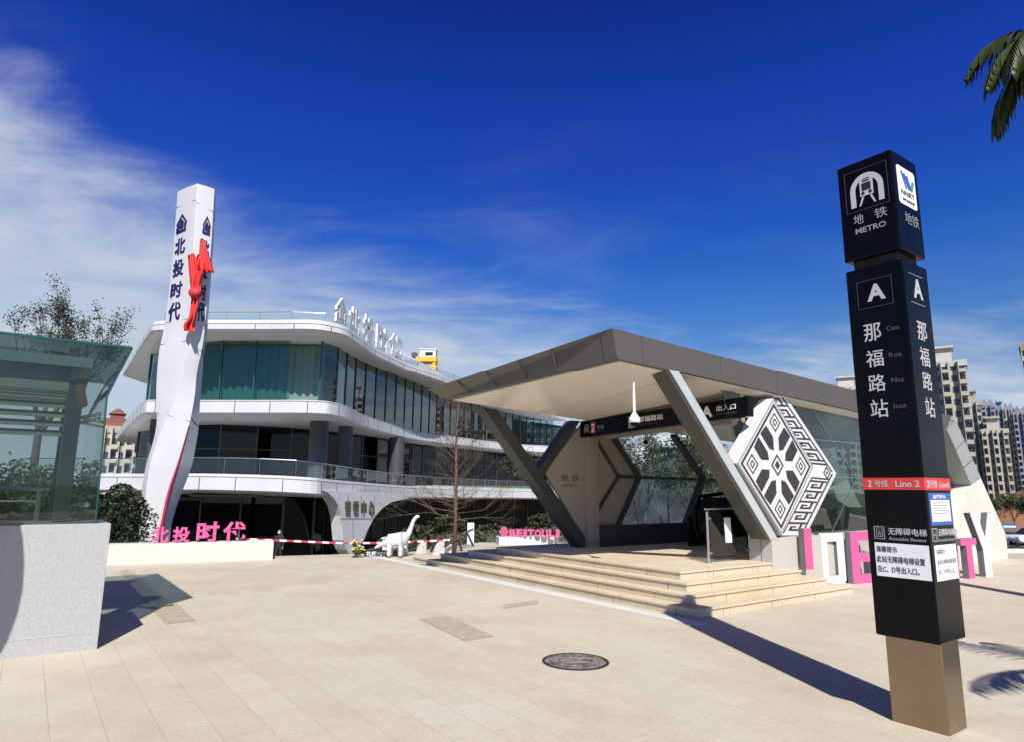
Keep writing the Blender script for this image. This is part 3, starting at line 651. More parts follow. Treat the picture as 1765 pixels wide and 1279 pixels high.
build_split(b, 'lettering', 'emblem', ['text_soft', 'text_grey', 'text_faint', 'black_matt', 'text_faint'], tot)
b = MB(); lpoly(b, [(.115, 1.00), (.975, 1.00), (.975, 1.235), (.115, 1.235)], 0)
ltext(b, '温馨提示', .14, .48, 1.172, 1.212, 1, 0, .003); ltext(b, '此站无障碍电梯设置', .14, .90, 1.098, 1.145, 1, 0, .003); ltext(b, '在C、D号出入口。', .14, .80, 1.03, 1.075, 1, 0, .003)
b.build('notice_panel', ['paper', 'text_black'], tot)
b = MB()   # right face lettering
rtext(b, 'A', .34, .70, 3.045, 3.20, 0, .03); rpoly(b, [(.20, 3.225), (.75, 3.225), (.75, 3.23), (.20, 3.23)], 1); rpoly(b, [(.20, 3.00), (.75, 3.00), (.75, 3.005), (.20, 3.005)], 1)
for ch, z, z2 in (('那', 2.72, 2.865), ('福', 2.525, 2.67), ('路', 2.34, 2.475), ('站', 2.14, 2.285)): rtext(b, ch, .33, .70, z, z2, 0, .003)
rtext(b, '2', .08, .19, 1.632, 1.684, 0, .03, .003); rtext(b, '号线', .20, .46, 1.632, 1.684, 0, .012, .003); rtext(b, 'Line2', .56, .94, 1.634, 1.672, 0, .012, .003)
rtext(b, '无障碍电梯', .335, .95, 1.295, 1.345, 0, .01); rtext(b, 'Accessible Elevator', .34, .95, 1.258, 1.278, 1, .01); frame(b, rpoly, .09, .30, 1.26, 1.352, .02, 1); rtext(b, 'H', .14, .25, 1.275, 1.335, 1)
rtext(b, '地铁', .30, .85, 3.635, 3.73, 1, -.008)
build_split(b, 'lettering', 'emblem', ['text_soft', 'text_grey'], tot)
b = MB(); rpoly(b, [(.14, 3.80), (.19, 3.785), (.80, 3.785), (.85, 3.80), (.85, 4.085), (.80, 4.10), (.19, 4.10), (.14, 4.085)], 0)
for k, (f0, f1) in enumerate(((.28, .42), (.38, .52), (.48, .60))):
    rpoly(b, [(f0, 4.055 - k * .01), (f0 + .06, 4.07 - k * .01), (f1 + .08, 3.93), (f1 + .02, 3.93)], 1, .003)
for k, (f0, f1) in enumerate(((.72, .60), (.76, .66))): rpoly(b, [(f0, 4.02), (f0 + .04, 4.01), (f1 + .05, 3.93), (f1, 3.93)], 2, .003)
rtext(b, 'NNRT', .24, .76, 3.865, 3.905, 3, .01, .003); rtext(b, '南宁轨道交通', .28, .74, 3.815, 3.838, 3, 0, .003)
b.build('logo_panel', ['paper', 'blue_poster', 'teal_logo', 'text_black'], tot)
b = MB(); rpoly(b, [(.10, 1.37), (.93, 1.37), (.93, 1.595), (.10, 1.595)], 0); rpoly(b, [(.15, 1.395), (.87, 1.395), (.87, 1.545), (.15, 1.545)], 1, .003)
for k in range(5): rpoly(b, [(.22, 1.525 - k * .018), (.80, 1.525 - k * .018), (.80, 1.528 - k * .018), (.22, 1.528 - k * .018)], 2, .0055)
rtext(b, '温馨提示', .25, .75, 1.555, 1.582, 1, .01, .003); b.build('poster', ['blue_poster', 'paper', 'text_grey'], tot)
b = MB(); rpoly(b, [(.12, .995), (.955, .995), (.955, 1.235), (.12, 1.235)], 0)
for s_, z, f1 in (('温馨提示', 1.175, .5), ('此站无障碍电梯设置', 1.105, .9), ('在C、D号出入口。', 1.04, .8)): rtext(b, s_, .18, f1, z, z + .032, 1, 0, .003)
b.build('notice_panel', ['paper', 'text_faded' if 'text_faded' in MATS else 'text_grey'], tot)

# ---------------------------------------------------------------- left glass shelter on its granite plinth
PB = gz(167, 1120)
sh = thing('glass_shelter', 'teal glass shelter with grey louvres on a speckled granite plinth', 'shelter', PB, YAW)
b = MB(); b.box(-3.2, 0, 0, 1.0, -.02, 1.21); b.box(-3.2, .004, -.004, .996, .16, .166, 1); b.build('plinth', ['granite', 'warm_granite'], sh, bevel=.008)
b = MB(); b.box(-3.2, .003, 1.003, 3.4, -.02, .25); b.build('kerb', 'granite', sh, bevel=.008)
GZ = 1.21
# front glass and overhanging top band with the slanted end
b = MB(); b.prism([(-3.2, .10, GZ), (-.13, .10, GZ), (-.16, .10, 2.52), (.02, .10, 3.06), (-3.2, .10, 3.09)], (0, .014, 0)); b.build('glass_wall', 'teal_glass', sh)
b = MB(); b.box(-3.2, .02, .09, .125, 3.062, 3.085); b.tube([(.02, .107, 3.07), (-.16, .107, 2.52), (-.13, .107, GZ)], .009, 6); b.build('glass_edge', 'glass_edge', sh)
b = MB(); b.prism([(-.13, .118, GZ), (-.13, 3.3, GZ), (-.16, 3.3, 2.52), (-.16, .118, 2.52)], (.012, 0, 0)); b.prism([(-.155, .118, 2.53), (-.155, 3.3, 2.53), (.01, 3.3, 3.06), (.01, .118, 3.06)], (.012, 0, 0)); b.build('end_glass', 'teal_glass', sh)
b = MB(); b.box(-3.2, .02, .13, 3.3, 3.06, 3.075); b.build('roof_glass', 'teal_glass', sh)
b = MB(); b.box(-3.2, -.30, .45, .62, 2.86, 2.97); b.build('beam', 'fascia_light', sh)
b = MB(); b.box(-3.2, -.40, .62, 3.0, 2.66, 2.69); b.box(-3.2, -.40, .60, .62, 2.60, 2.86); b.build('ceiling', 'fascia_light', sh)
b = MB(); b.prism([(-.40, .44, 2.86), (-.30, .44, 2.86), (-.34, .44, 2.60), (-.30, .44, 2.45), (-.38, .44, 2.40), (-.44, .44, 2.60)], (0, .2, 0)); b.build('bracket', 'wood', sh)
for k in range(5):
    b = MB(); z_ = 2.50 - k * .10; b.prism([(-3.2, .55, z_), (-.50, .55, z_), (-.50, .66, z_ + .06), (-3.2, .66, z_ + .06)], (0, 0, .012)); b.build('louvre', 'fascia_light', sh)
for x in (-.42,):
    b = MB(); b.box(x - .07, x + .07, .46, .62, GZ, 2.86); b.build('post', 'dark_steel', sh)
b = MB(); b.box(-.47, -.37, 2.6, 2.75, .25, 2.86); b.box(-2.4, -2.25, 2.6, 2.75, .25, 2.86); b.build('post', 'dark_steel', sh)
for z_ in (2.25, 2.3, 1.38):
    b = MB(); b.tube([(-.36, .40, z_), (-.22, .12, z_ + .02)], .018, 8); b.ell((-.22, .12, z_ + .02), .03, .02, .03, 10, 6); b.tube([(-.36, .40, z_), (-.16, .2, z_ - .05)], .012, 8); b.build('glass_fitting', 'steel', sh)
b = MB(); b.tube(catmull([(-3.2, .7, 1.55), (-.75, .7, 1.55), (-.64, .7, 1.53), (-.62, .7, 1.45), (-.62, .7, 1.0)], 3), .022, 10); b.tube([(-3.2, .7, 1.42), (-.62, .7, 1.42)], .015, 8)
for x in (-1.0, -1.4): b.tube([(x, .7, 1.0), (x, .7, 1.42)], .012, 8)
b.build('handrail', 'steel', sh)
b = MB(); text(b, 'C', (-1.13, .09, 2.24), (.05, 0, 0), (0, 0, .05)); b.build('lettering', 'text_white', sh)

# ---------------------------------------------------------------- manhole
mc = (gz(939, 1140) + gz(1045, 1143)) / 2; mr_ = .285
mh = thing('manhole_cover', 'round worn iron manhole cover set in the beige paving', 'manhole cover', mc)
b = MB(); n_ = 40
b.loft([[(r * math.cos(2 * math.pi * k / n_), r * math.sin(2 * math.pi * k / n_), z) for k in range(n_)] for r, z in ((mr_ + .03, .001), (mr_ + .03, .007), (mr_, .007), (mr_, .003))], caps=False); b.build('frame', 'iron', mh)
b = MB(); b.cyl((0, 0), mr_ - .006, .0, .006, 40)
for k in range(3):
    r0 = .07 + k * .075
    b.loft([[(r * math.cos(2 * math.pi * j / n_), r * math.sin(2 * math.pi * j / n_), z) for j in range(n_)] for r, z in ((r0, .006), (r0, .012), (r0 + .02, .012), (r0 + .02, .006))], 0, caps=False)
for k in range(16):
    a = k * math.pi / 8; b.beam((.11 * math.cos(a), .11 * math.sin(a), .008), (.24 * math.cos(a), .24 * math.sin(a), .008), .018, .008, mi=0)
b.box(-.12, .16, .06, .10, .0125, .0135, 1); b.box(-.10, .10, -.10, -.065, .0125, .0135, 1)
b.build('lid', ['iron_lid', 'iron_worn'], mh)

# ---------------------------------------------------------------- low white wall and pink characters on it
p0 = gz(198, 975); p1 = gz(470, 965.5); wd = (p1 - p0); wl = wd.length; wr = math.atan2(wd.y, wd.x)
lw = MB(); lw.box(-2.5, wl, 0, .45, -.02, .40); tag(lw.build('low_wall', 'cream_wall', None, p0, wr, bevel=.012), 'low cream white planter wall at the plaza edge carrying pink characters', 'low wall')
for ch, x0, x1, y0, y1, lab in (('北', 260, 289, 910, 940, 'small pink character 北, leftmost on the low white wall'), ('投', 296, 326, 910, 940, 'small pink character 投 between 北 and the larger 时'), ('时', 337, 376, 901, 938.5, 'large pink character 时 with grey flanks on the low white wall'), ('代', 383, 422, 901, 938, 'large pink character 代 at the right end of the low white wall')):
    nv = V(-wd.y, wd.x, 0).normalized(); pp = p0 + nv * .2
    a_ = gpl(x0, y1, pp, nv); c_ = gpl(x1, y1, pp, nv); e2 = gpl(x0, y0, pp, nv)
    h_ = e2.z - .395
    r = thing('character', lab, 'character', V(a_.x, a_.y, .40), wr, 'pink characters on the low wall')
    wl_ = (c_ - a_).length
    b = MB(); text(b, ch, (0, .14, 0), (wl_, 0, 0), (0, 0, h_), bold=.028, depth=.14); b.build('letter_body', 'pink', r)
    b = MB(); text(b, ch, (0, -.001, 0), (wl_, 0, 0), (0, 0, h_), bold=.028, depth=.008); b.build('letter_face', 'pink', r)

# ---------------------------------------------------------------- twisted white pylon
PY = 21.0
prow = [  # y, left, ridge, seam, right (photo columns at the pylon's distance)
    (322, 307, 339, 370.0, 374), (400, 301, 334, 365.5, 369.5), (480, 293.5, 329.5, 360.0, 364), (560, 283, 325, 353.5, 357.5), (600, 275, 321, 348.0, 352), (640, 271, 317, 339.5, 349.5),
    (680, 269.5, 305, 336, 346), (715, 270.5, 291, 330, 344), (740, 268.5, 279, 324.5, 342), (765, 263, 270, 318, 338), (800, 252.5, 259, 308, 331.5), (830, 246.5, 254, 298, 321), (860, 243, 251, 289.5, 309.5), (900, 239.5, 250, 281, 297), (945, 236, 248, 270, 291), (985, 233, 246, 262, 287)]
secs = []; FACE = []
for (y, l_, r_, s_, q_) in prow:
    z = gy(300, y, PY).z
    tw = max(0, min(1, (y - 560) / 200.0)); 
    Lp = gy(l_, y, PY + .35 - .25 * tw); Rg = gy(r_, y, PY - .30 + .1 * tw); S_ = gy(s_, y, PY + .10 - .15 * tw); Q = gy(q_, y, PY + .75 - .2 * tw)
    Bk = gy((l_ + q_) / 2 + 6, y, PY + 1.2); 
    secs.append([V(p.x, p.y, z) for p in (Lp, Rg, S_, Q, Bk)]); FACE.append((z, Lp, Rg, S_, Q))
cols = [catmull([s_[k] for s_ in secs], 4) for k in range(5)]
secs2 = [[cols[k][i] for k in range(5)] for i in range(len(cols[0]))]
pyl = thing('twisted_pylon_sign', 'tall twisted white pylon sign with navy characters, a red stripe and a red ribbon', 'pylon sign', V(secs[-1][1].x, PY, LOWZ))
off_ = -V(secs[-1][1].x, PY, LOWZ)
b = MB(); base = [p.copy() for p in secs2[-1]]; base = [V(p.x, p.y, LOWZ) for p in base]

allS = [[p + off_ for p in s_] for s_ in secs2] + [[p + off_ for p in base]]
b.add(allS[0], [(0, 1, 2, 3, 4)])
for k in range(5): b.loft([[s_[k], lerp(s_[k], s_[(k + 1) % 5], .5) + (V(0, -.03, 0) if k < 3 else V(0, 0, 0)), s_[(k + 1) % 5]] for s_ in allS], closed=False)

def pyat(z, k):
    for i in range(len(secs2) - 1):
        a, c = secs2[i][k], secs2[i + 1][k]
        if a.z >= z >= c.z: return lerp(a, c, (a.z - z) / max(1e-6, a.z - c.z))
    return secs2[0][k]
for yj in (350, 552, 590, 714):
    zj = gy(300, yj, PY).z
    for ka, kb_, dn in ((0, 1, 0), (1, 2, .25), (2, 3, .35)):
        p = pyat(zj - dn * .3, ka); q = pyat(zj - dn, kb_); b.beam(p + off_ + V(0, -.004, 0), q + off_ + V(0, -.004, 0), .015, .012, mi=1)
b.build('pylon_body', ['white_panel', 'joint'], pyl, smooth=True)
b = MB(); pts = [pyat(z, 2) + off_ for z in [gy(300, y, PY).z for y in range(735, 982, 12)]]
n_ = len(pts)
for i in range(n_ - 1):
    w0 = .01 + .10 * i / n_; w1 = .01 + .10 * (i + 1) / n_
    p, q = pts[i], pts[i + 1]; b.hexa([p + V(-w0, -.02, 0), p + V(w0 * .3, -.03, 0), p + V(w0 * .3, .05, 0), p + V(-w0, .05, 0), q + V(-w1, -.02, 0), q + V(w1 * .3, -.03, 0), q + V(w1 * .3, .05, 0), q + V(-w1, .05, 0)])
b.build('stripe', 'red_stripe', pyl)
def house(mb, o, xv, zv, mi=0, dp=.03):
    n = xv.cross(zv).normalized() * dp
    for pts in (((0, .52), (.5, 1.0), (1, .52), (1, .40), (.5, .86), (0, .40)), ((.05, .40), (.22, .52), (.22, .12), (.05, .12)), ((.78, .52), (.95, .40), (.95, .12), (.78, .12)), ((.05, .0), (.95, .0), (.95, .13), (.05, .13)), ((.3, .2), (.7, .2), (.7, .55), (.5, .72), (.3, .55)), ((.0, .28), (.12, .28), (.12, .0), (.0, .0))):
        mb.prism([o + xv * x + zv * z for x, z in pts], n, mi)
def pyl_text(ch, y0, y1, ka, kb_, f0, f1, mb):
    zt, zb = gy(300, y0, PY).z, gy(300, y1, PY).z
    a = lerp(pyat(zb, ka), pyat(zb, kb_), f0); c = lerp(pyat(zb, ka), pyat(zb, kb_), f1); d = lerp(pyat(zt, ka), pyat(zt, kb_), f0)
    n = (c - a).cross(d - a).normalized() * .012
    if ch == '#': house(mb, a + off_ + n, c - a, d - a)
    else: text(mb, ch, a + off_ + n, c - a, d - a, bold=.022, depth=.03)
b = MB()
for ch, y0, y1 in (('#', 366, 398), ('北', 408, 436), ('投', 445, 474), ('时', 484, 511), ('代', 519, 551)): pyl_text(ch, y0, y1, 0, 1, .14, .64, b)
build_split(b, 'lettering', 'emblem', ['navy'], pyl)
b = MB()
for ch, y0, y1 in (('#', 372, 404), ('北', 414, 442), ('投', 451, 480), ('时', 490, 517), ('代', 521, 553)): pyl_text(ch, y0, y1, 1, 2, .45, .88, b)
build_split(b, 'lettering', 'emblem', ['navy'], pyl)
# red ribbon tied round it
rb = thing('red_ribbon', 'crumpled bright red cloth ribbon knotted across the upper pylon sign', 'ribbon', gy(338, 505, PY - .6))
o_ = gy(338, 505, PY - .6)
def cloth_strip(path, nm, pleats=3, dep=PY - .62):
    b = MB(); rows = []
    for i, (x, y, hw, tl) in enumerate(path):
        row = []
        for k in range(13):
            s_ = k / 12.0; xx = x + (s_ - .5) * 2 * hw; yy = y + tl * (s_ - .5)
            d = dep + .07 * math.sin(s_ * pleats * 2 * math.pi + i * .7) + .05 * math.sin(i * 1.9 + s_ * 3)
            row.append(gy(xx, yy, d) - o_)
        rows.append(row)
    sm = [catmull([r[k] for r in rows], 3) for k in range(13)]
    rows = [[sm[k][i] for k in range(13)] for i in range(len(sm[0]))]
    front = rows; back = [[p + V(0, .02, 0) for p in r] for r in rows]
    b.loft([f_ + g_[::-1] for f_, g_ in zip(front, back)])
    b.build(nm, 'red_cloth', rb, smooth=True)
cloth_strip([(348, 410, 2.5, 0), (350, 425, 6, 3), (353, 445, 10, 6), (356, 468, 13, 2)], 'ribbon_tail', 3)
cloth_strip([(346, 440, 5, 6), (342, 462, 10, 4), (338, 480, 11, 0), (337, 498, 8, -3), (337, 512, 9, 0)], 'ribbon_fold', 2)
cloth_strip([(329, 437, 5, -4), (332, 450, 8, -3), (335, 470, 9, 0), (337, 492, 9, 2), (337, 514, 8, 2)], 'ribbon_fold', 2, PY - .66)
cloth_strip([(337, 508, 7, 0), (334, 530, 6, 2), (331, 548, 6, 3), (326, 560, 9, 5), (326, 570, 9, 2)], 'ribbon_tail', 2)
b = MB(); b.ell((0, -.1, .0), .20, .14, .16, 14, 10); b.build('knot', 'red_cloth', rb, smooth=True)

# ---------------------------------------------------------------- the commercial building
bd = thing('curved_building', 'white three storey building with curved overhanging floor slabs and teal glass walls', 'building')
def pz(pts, z, n=4):
    return catmull([gz(x, y, z) for x, y in pts], n)
roofE = pz([(212.6, 641), (236, 600), (258, 566), (270, 560), (300, 559), (358, 558), (466, 558), (540, 558), (579, 564), (599, 570), (611, 578), (629, 591), (647, 604), (671, 616), (703, 631), (733, 641.5), (763, 652), (778, 658), (830, 676), (900, 697)], 10.65)
s2E = pz([(201.7, 747), (219, 722), (244, 695), (269, 690.7), (343, 691), (466, 691), (520, 691), (555.5, 692.4), (573, 694.5), (597, 701), (621, 713), (642, 722), (686, 736), (731, 746), (800, 756), (883, 766), (951, 770), (1010, 773)], 6.25)
s1E = catmull([gy(x, y, Y) for x, y, Y in ((20, 816, 40), (90, 817, 38), (160, 818, 37), (250, 818, 36), (345, 817, 35.5), (466, 820, 35.5), (537, 824, 36), (567, 827, 37.5), (597, 830, 40), (642, 834, 45), (686, 837.5, 50), (731, 840, 55), (800, 842.5, 62), (883, 844.5, 69), (951, 846.5, 73), (1010, 848, 77))], 4)
def slab(path, zt, zb, name, lip=.28, back=None, joint=1.9):
    """floor slab: fascia with a thinner set-back lip above a groove, level or following the path's own height"""
    b = MB(); n = len(path)
    def ring_(p, z): return [V(q.x, q.y, z if zt is not None else q.z + z) for q in p]
    top_z = zt if zt is not None else 0.0; bot_z = zb if zt is not None else zb
    bk = [V(path[-1].x + 6, path[-1].y + 14, 0), V(path[0].x - 2, path[0].y + 26, 0)]
    def full(p, z):
        r = ring_(p, z); zz0, zz1 = r[-1].z, r[0].z
        return r + [V(bk[0].x, bk[0].y, zz0), V(bk[1].x, bk[1].y, zz1)]
    inn = offs(path, .10)
    lay = [(offs(path, .55), bot_z), (offs(path, .12), bot_z + .06), (path, bot_z + .16), (path, top_z - lip), (inn, top_z - lip + .015), (inn, top_z - lip + .06), (offs(path, .03), top_z - lip + .065), (offs(path, .05), top_z)]
    b.loft([full(p, z) for p, z in lay])
    acc = 0; nxt = joint
    for i in range(1, n):
        acc += (Vector(path[i]) - Vector(path[i - 1])).length
        if acc > nxt:
            nxt = acc + joint
            p = ring_([path[i]], 0)[0]; t_ = Vector(path[min(i + 1, n - 1)]) - Vector(path[i - 1]); t_.z = 0; t_.normalize(); o2 = V(t_.y, -t_.x, 0)
            z0 = bot_z + .16 + (path[i].z if zt is None else 0); z1 = top_z - lip + (path[i].z if zt is None else 0)
            q = V(path[i].x, path[i].y, 0) + o2 * .004
            b.beam((q.x, q.y, z0), (q.x, q.y, z1), .045, .02, up=o2, mi=1)
    return b.build(name, ['white_panel', 'joint'], bd)
slab(roofE, 10.92, 10.22, 'roof_slab', .27)
slab(s2E, 6.28, 5.42, 'floor_slab', .10)
slab(s1E, None, -1.0, 'floor_slab', .20)
# glazed walls: panes and mullions as separate parts
def resample(path, step):
    out = [Vector(path[0])]; acc = 0
    for i in range(1, len(path)):
        a, c = Vector(path[i - 1]), Vector(path[i]); d = (c - a).length
        while acc + d >= step:
            a = lerp(a, c, (step - acc) / d); out.append(a.copy()); d = (c - a).length; acc = 0
        acc += d
    return out
def glazed(path, z0, z1, step, mname, pmat, mull=.07, trans=None, zf=None):
    pts = resample(path, step)
    for i in range(len(pts) - 1):
        a, c = pts[i], pts[i + 1]; t_ = (c - a).normalized(); n_ = V(t_.y, -t_.x, 0)
        b = MB(); g = .04
        b.hexa([V(a.x, a.y, z0) + t_ * g, V(c.x, c.y, z0) - t_ * g, V(c.x, c.y, z0) - t_ * g - n_ * .03, V(a.x, a.y, z0) + t_ * g - n_ * .03, V(a.x, a.y, z1) + t_ * g, V(c.x, c.y, z1) - t_ * g, V(c.x, c.y, z1) - t_ * g - n_ * .03, V(a.x, a.y, z1) + t_ * g - n_ * .03])
        b.build('window_pane', pmat, bd)
        b = MB(); b.beam((a.x, a.y, z0), (a.x, a.y, z1), mull, .14, up=n_); 
        if trans: b.beam((a.x, a.y, trans), (c.x, c.y, trans), .10, .06)
        b.build('mullion', mname, bd)
    return pts
g3 = [gz(x, y, 10.30) for x, y in ((262, 608), (350, 584), (505, 584), (556, 585.5))]
gl3a = glazed(g3, 6.2, 10.3, 2.05, 'glass_edge', 'facade_glass', .06)
g3b = catmull([gz(x, y, 10.30) for x, y in ((556, 585.5), (579, 593), (609, 612), (642, 628), (686, 646), (746, 670), (800, 690), (880, 712), (960, 728))], 4)
gl3b = glazed(g3b, 6.2, 10.3, 1.75, 'glass_edge', 'facade_glass', .03)
g2 = catmull([gz(x, y, 5.42) for x, y in ((240, 745), (341, 733), (440, 735), (529, 741), (640, 753), (716, 766), (840, 779), (940, 788))], 4)
glazed(g2, 1.9, 5.44, 2.2, 'joint', 'black_glass', .08, trans=3.9)
g1 = catmull([gy(x, 850, Y) for x, Y in ((120, 40), (250, 38.6), (345, 37.8), (466, 37.8), (530, 38.6), (562, 42), (592, 47), (640, 53), (731, 61), (883, 73), (951, 77))], 4)
glazed(g1, LOWZ, 1.0, 2.3, 'joint', 'black_glass', .08)
# curtains behind the upper front glass, folded; dark rooms behind
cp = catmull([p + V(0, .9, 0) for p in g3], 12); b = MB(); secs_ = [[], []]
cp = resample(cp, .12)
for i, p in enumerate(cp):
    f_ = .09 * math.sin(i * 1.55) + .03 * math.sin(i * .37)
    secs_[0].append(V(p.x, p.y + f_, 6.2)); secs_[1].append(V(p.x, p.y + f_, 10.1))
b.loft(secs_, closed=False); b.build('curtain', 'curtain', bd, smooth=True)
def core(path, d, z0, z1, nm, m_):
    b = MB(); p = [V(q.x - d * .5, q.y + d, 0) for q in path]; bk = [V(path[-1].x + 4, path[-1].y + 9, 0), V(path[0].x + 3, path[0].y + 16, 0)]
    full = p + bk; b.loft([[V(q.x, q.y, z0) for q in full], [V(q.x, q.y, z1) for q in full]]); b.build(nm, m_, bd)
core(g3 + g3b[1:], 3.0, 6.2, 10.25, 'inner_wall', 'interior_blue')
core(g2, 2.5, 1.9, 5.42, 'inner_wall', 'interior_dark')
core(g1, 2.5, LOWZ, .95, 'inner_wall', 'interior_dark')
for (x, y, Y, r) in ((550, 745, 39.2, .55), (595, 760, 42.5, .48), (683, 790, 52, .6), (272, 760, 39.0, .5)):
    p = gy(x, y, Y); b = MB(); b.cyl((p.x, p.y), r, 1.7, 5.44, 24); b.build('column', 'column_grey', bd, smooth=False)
# wood lined soffit over the ground floor entrance
b = MB(); pw = [gy(x, y, Y) for x, y, Y in ((330, 850, 36.3), (455, 850, 36.3), (450, 850, 39), (325, 850, 39))]; b.prism([V(p.x, p.y, 1.0) for p in pw], (0, 0, .12)); b.build('wood_soffit', 'wood', bd)
# funnel shaped leg with the sales-centre characters
fa = gy(560, 850, 36.9); fb = gy(712, 858, 48.5); fdir = V(fb.x - fa.x, fb.y - fa.y, 0); fn = V(fdir.y, -fdir.x, 0).normalized()
fpx = [(556, 846), (566, 851), (575, 859), (583, 872), (588, 890), (590, 910), (592, 932), (597, 948), (604, 958), (613, 958), (620, 948), (627, 932), (634, 914), (645, 893), (660, 876), (676, 866), (700, 861), (712, 852)]
fp = [gpl(x, y, fa, fn) for x, y in fpx]; fp = [V(p.x, p.y, p.z) for p in fp]
b = MB(); fp2 = [p - fn * .7 for p in fp]; b.loft([[*fp], [*fp2]])
for (q1, q2) in (((586, 895), (643, 895)), ((600, 852), (602, 895)), ((622, 853), (623, 895)), ((645, 855), (645, 893)), ((608, 895), (609, 957))):
    b.beam(gpl(*q1, fa, fn) + fn * .006, gpl(*q2, fa, fn) + fn * .006, .03, .02, up=fn, mi=1)
b.build('funnel_leg', ['white_panel', 'joint'], bd)
b = MB()
for k, ch in enumerate('营销中心'):
    x0 = 593.5 + k * 13.6
    a = gpl(x0, 887, fa, fn); c = gpl(x0 + 9.6, 887, fa, fn); d = gpl(x0, 864, fa, fn)
    text(b, ch, a + fn * .03, c - a, d - a, bold=.03, depth=.06)
build_split(b, 'lettering', 'emblem', ['text_green'], bd)
# railings: first floor terrace and roof edge
def railing(path, z0, h, step, nm, gm, rail=.03):
    pts = resample(path, step)
    zf = (lambda p: z0) if z0 is not None else (lambda p: p.z)
    b = MB(); b.tube([V(p.x, p.y, zf(p) + h) for p in pts], rail, 8)
    for p in pts: b.tube([V(p.x, p.y, zf(p)), V(p.x, p.y, zf(p) + h)], rail * .7, 6)
    r = b.build(nm, 'steel', bd)
    for i in range(len(pts) - 1):
        a, c = pts[i], pts[i + 1]; t_ = (c - a); t_.z = 0; t_.normalize(); n_ = V(t_.y, -t_.x, 0) * .006
        a = V(a.x, a.y, zf(a)) + t_ * .06; c = V(c.x, c.y, zf(c)) - t_ * .06; z1, z2 = V(0, 0, .06), V(0, 0, h - .08)
        MB().hexa([a + z1 - n_, c + z1 - n_, c + z1 + n_, a + z1 + n_, a + z2 - n_, c + z2 - n_, c + z2 + n_, a + z2 + n_]).build('glass_panel', gm, r)
railing(offs(s1E, .35), None, .86, 1.9, 'terrace_railing', 'clear_glass')
railing(offs(roofE, .5)[12:], 10.92, gy(466, 537, 36.6).z - 10.92, 1.9, 'roof_railing', 'clear_glass', .022)
# white characters standing on the roof edge
for k, (ch, x0, x1, yt, yb, Y0, Y1) in enumerate((('#', 576, 594, 503, 552, 37.4, 39.6), ('北', 598, 617, 521, 572, 40.2, 43), ('投', 623, 641, 537, 590, 44, 47), ('时', 646, 665, 553, 602, 47.8, 51), ('代', 669, 691, 568, 606, 51.5, 55))):
    a = gy(x0, yb, Y0); c = gy(x1, yb, Y1); a.z = c.z = max(10.9, min(a.z, c.z)); d = V(a.x, a.y, gy(x0, yt, Y0).z)
    b = MB()
    if ch == '#': house(b, a, c - a, d - a, 0, .14)
    else: text(b, ch, a, c - a, d - a, bold=.038, depth=.16)
    b.build('roof_character', 'white_paint', bd)
# curved white roof-top canopy
arc_ = [gy(x, y, Y) for x, y, Y in ((640, 597, 50), (672, 600, 54), (700, 610, 58), (724, 626, 61), (742, 648, 63))]
b = MB(); ar = catmull(arc_, 5); b.loft([[p, p + V(0, 0, -.22), p + V(1.2, 5, -.22), p + V(1.2, 5, 0)] for p in ar])
b.build('roof_canopy', 'white_panel', bd)
b = MB(); 
for p in ar[2::4]: b.tube([p, V(p.x, p.y, 10.9)], .05, 6)
b.build('canopy_post', 'steel', bd)
# a wall of the neighbouring wing, far end
# ---------------------------------------------------------------- yellow lift tower behind the roof
cr = thing('construction_hoist', 'yellow and orange construction hoist tower with a white cabin behind the roof', 'hoist', (gy(737, 640, 70).x, 70, LOWZ))
zb_ = gy(737, 640, 70).z - LOWZ
b = MB(); b.box(-.8, .8, -.7, .7, 0, zb_ + .4); b.build('mast', 'crane_orange', cr)
b = MB(); b.box(-1.1, 1.0, -.9, .9, zb_ - .1, zb_ + .55); b.build('collar', 'crane_yellow', cr)
b = MB(); b.box(-1.2, 1.0, -.9, .9, zb_ + 1.0, zb_ + 1.5); b.box(-1.0, -.7, -.8, .8, zb_ + .5, zb_ + 1.0); b.box(.6, .9, -.8, .8, zb_ + .5, zb_ + 1.0); b.build('platform', 'crane_yellow', cr)
b = MB(); b.box(-.8, .9, -.8, .8, zb_ + 1.5, zb_ + 2.3); b.box(-.2, .6, -.83, -.79, zb_ + 1.65, zb_ + 2.0, 1); b.box(-.9, 1.0, -.9, .9, zb_ + 2.3, zb_ + 2.4); b.build('cabin', ['white_paint', 'car_glass'], cr)
b = MB(); 
for x in (-.5, 0, .5): b.box(x, x + .25, -.2, .2, zb_ + 2.4, zb_ + 2.65)
b.build('roof_unit', 'red_sign', cr)
b = MB(); b.box(-1.7, -1.2, -.6, .4, zb_ + 1.5, zb_ + 2.0); b.build('motor', 'dark_steel', cr)

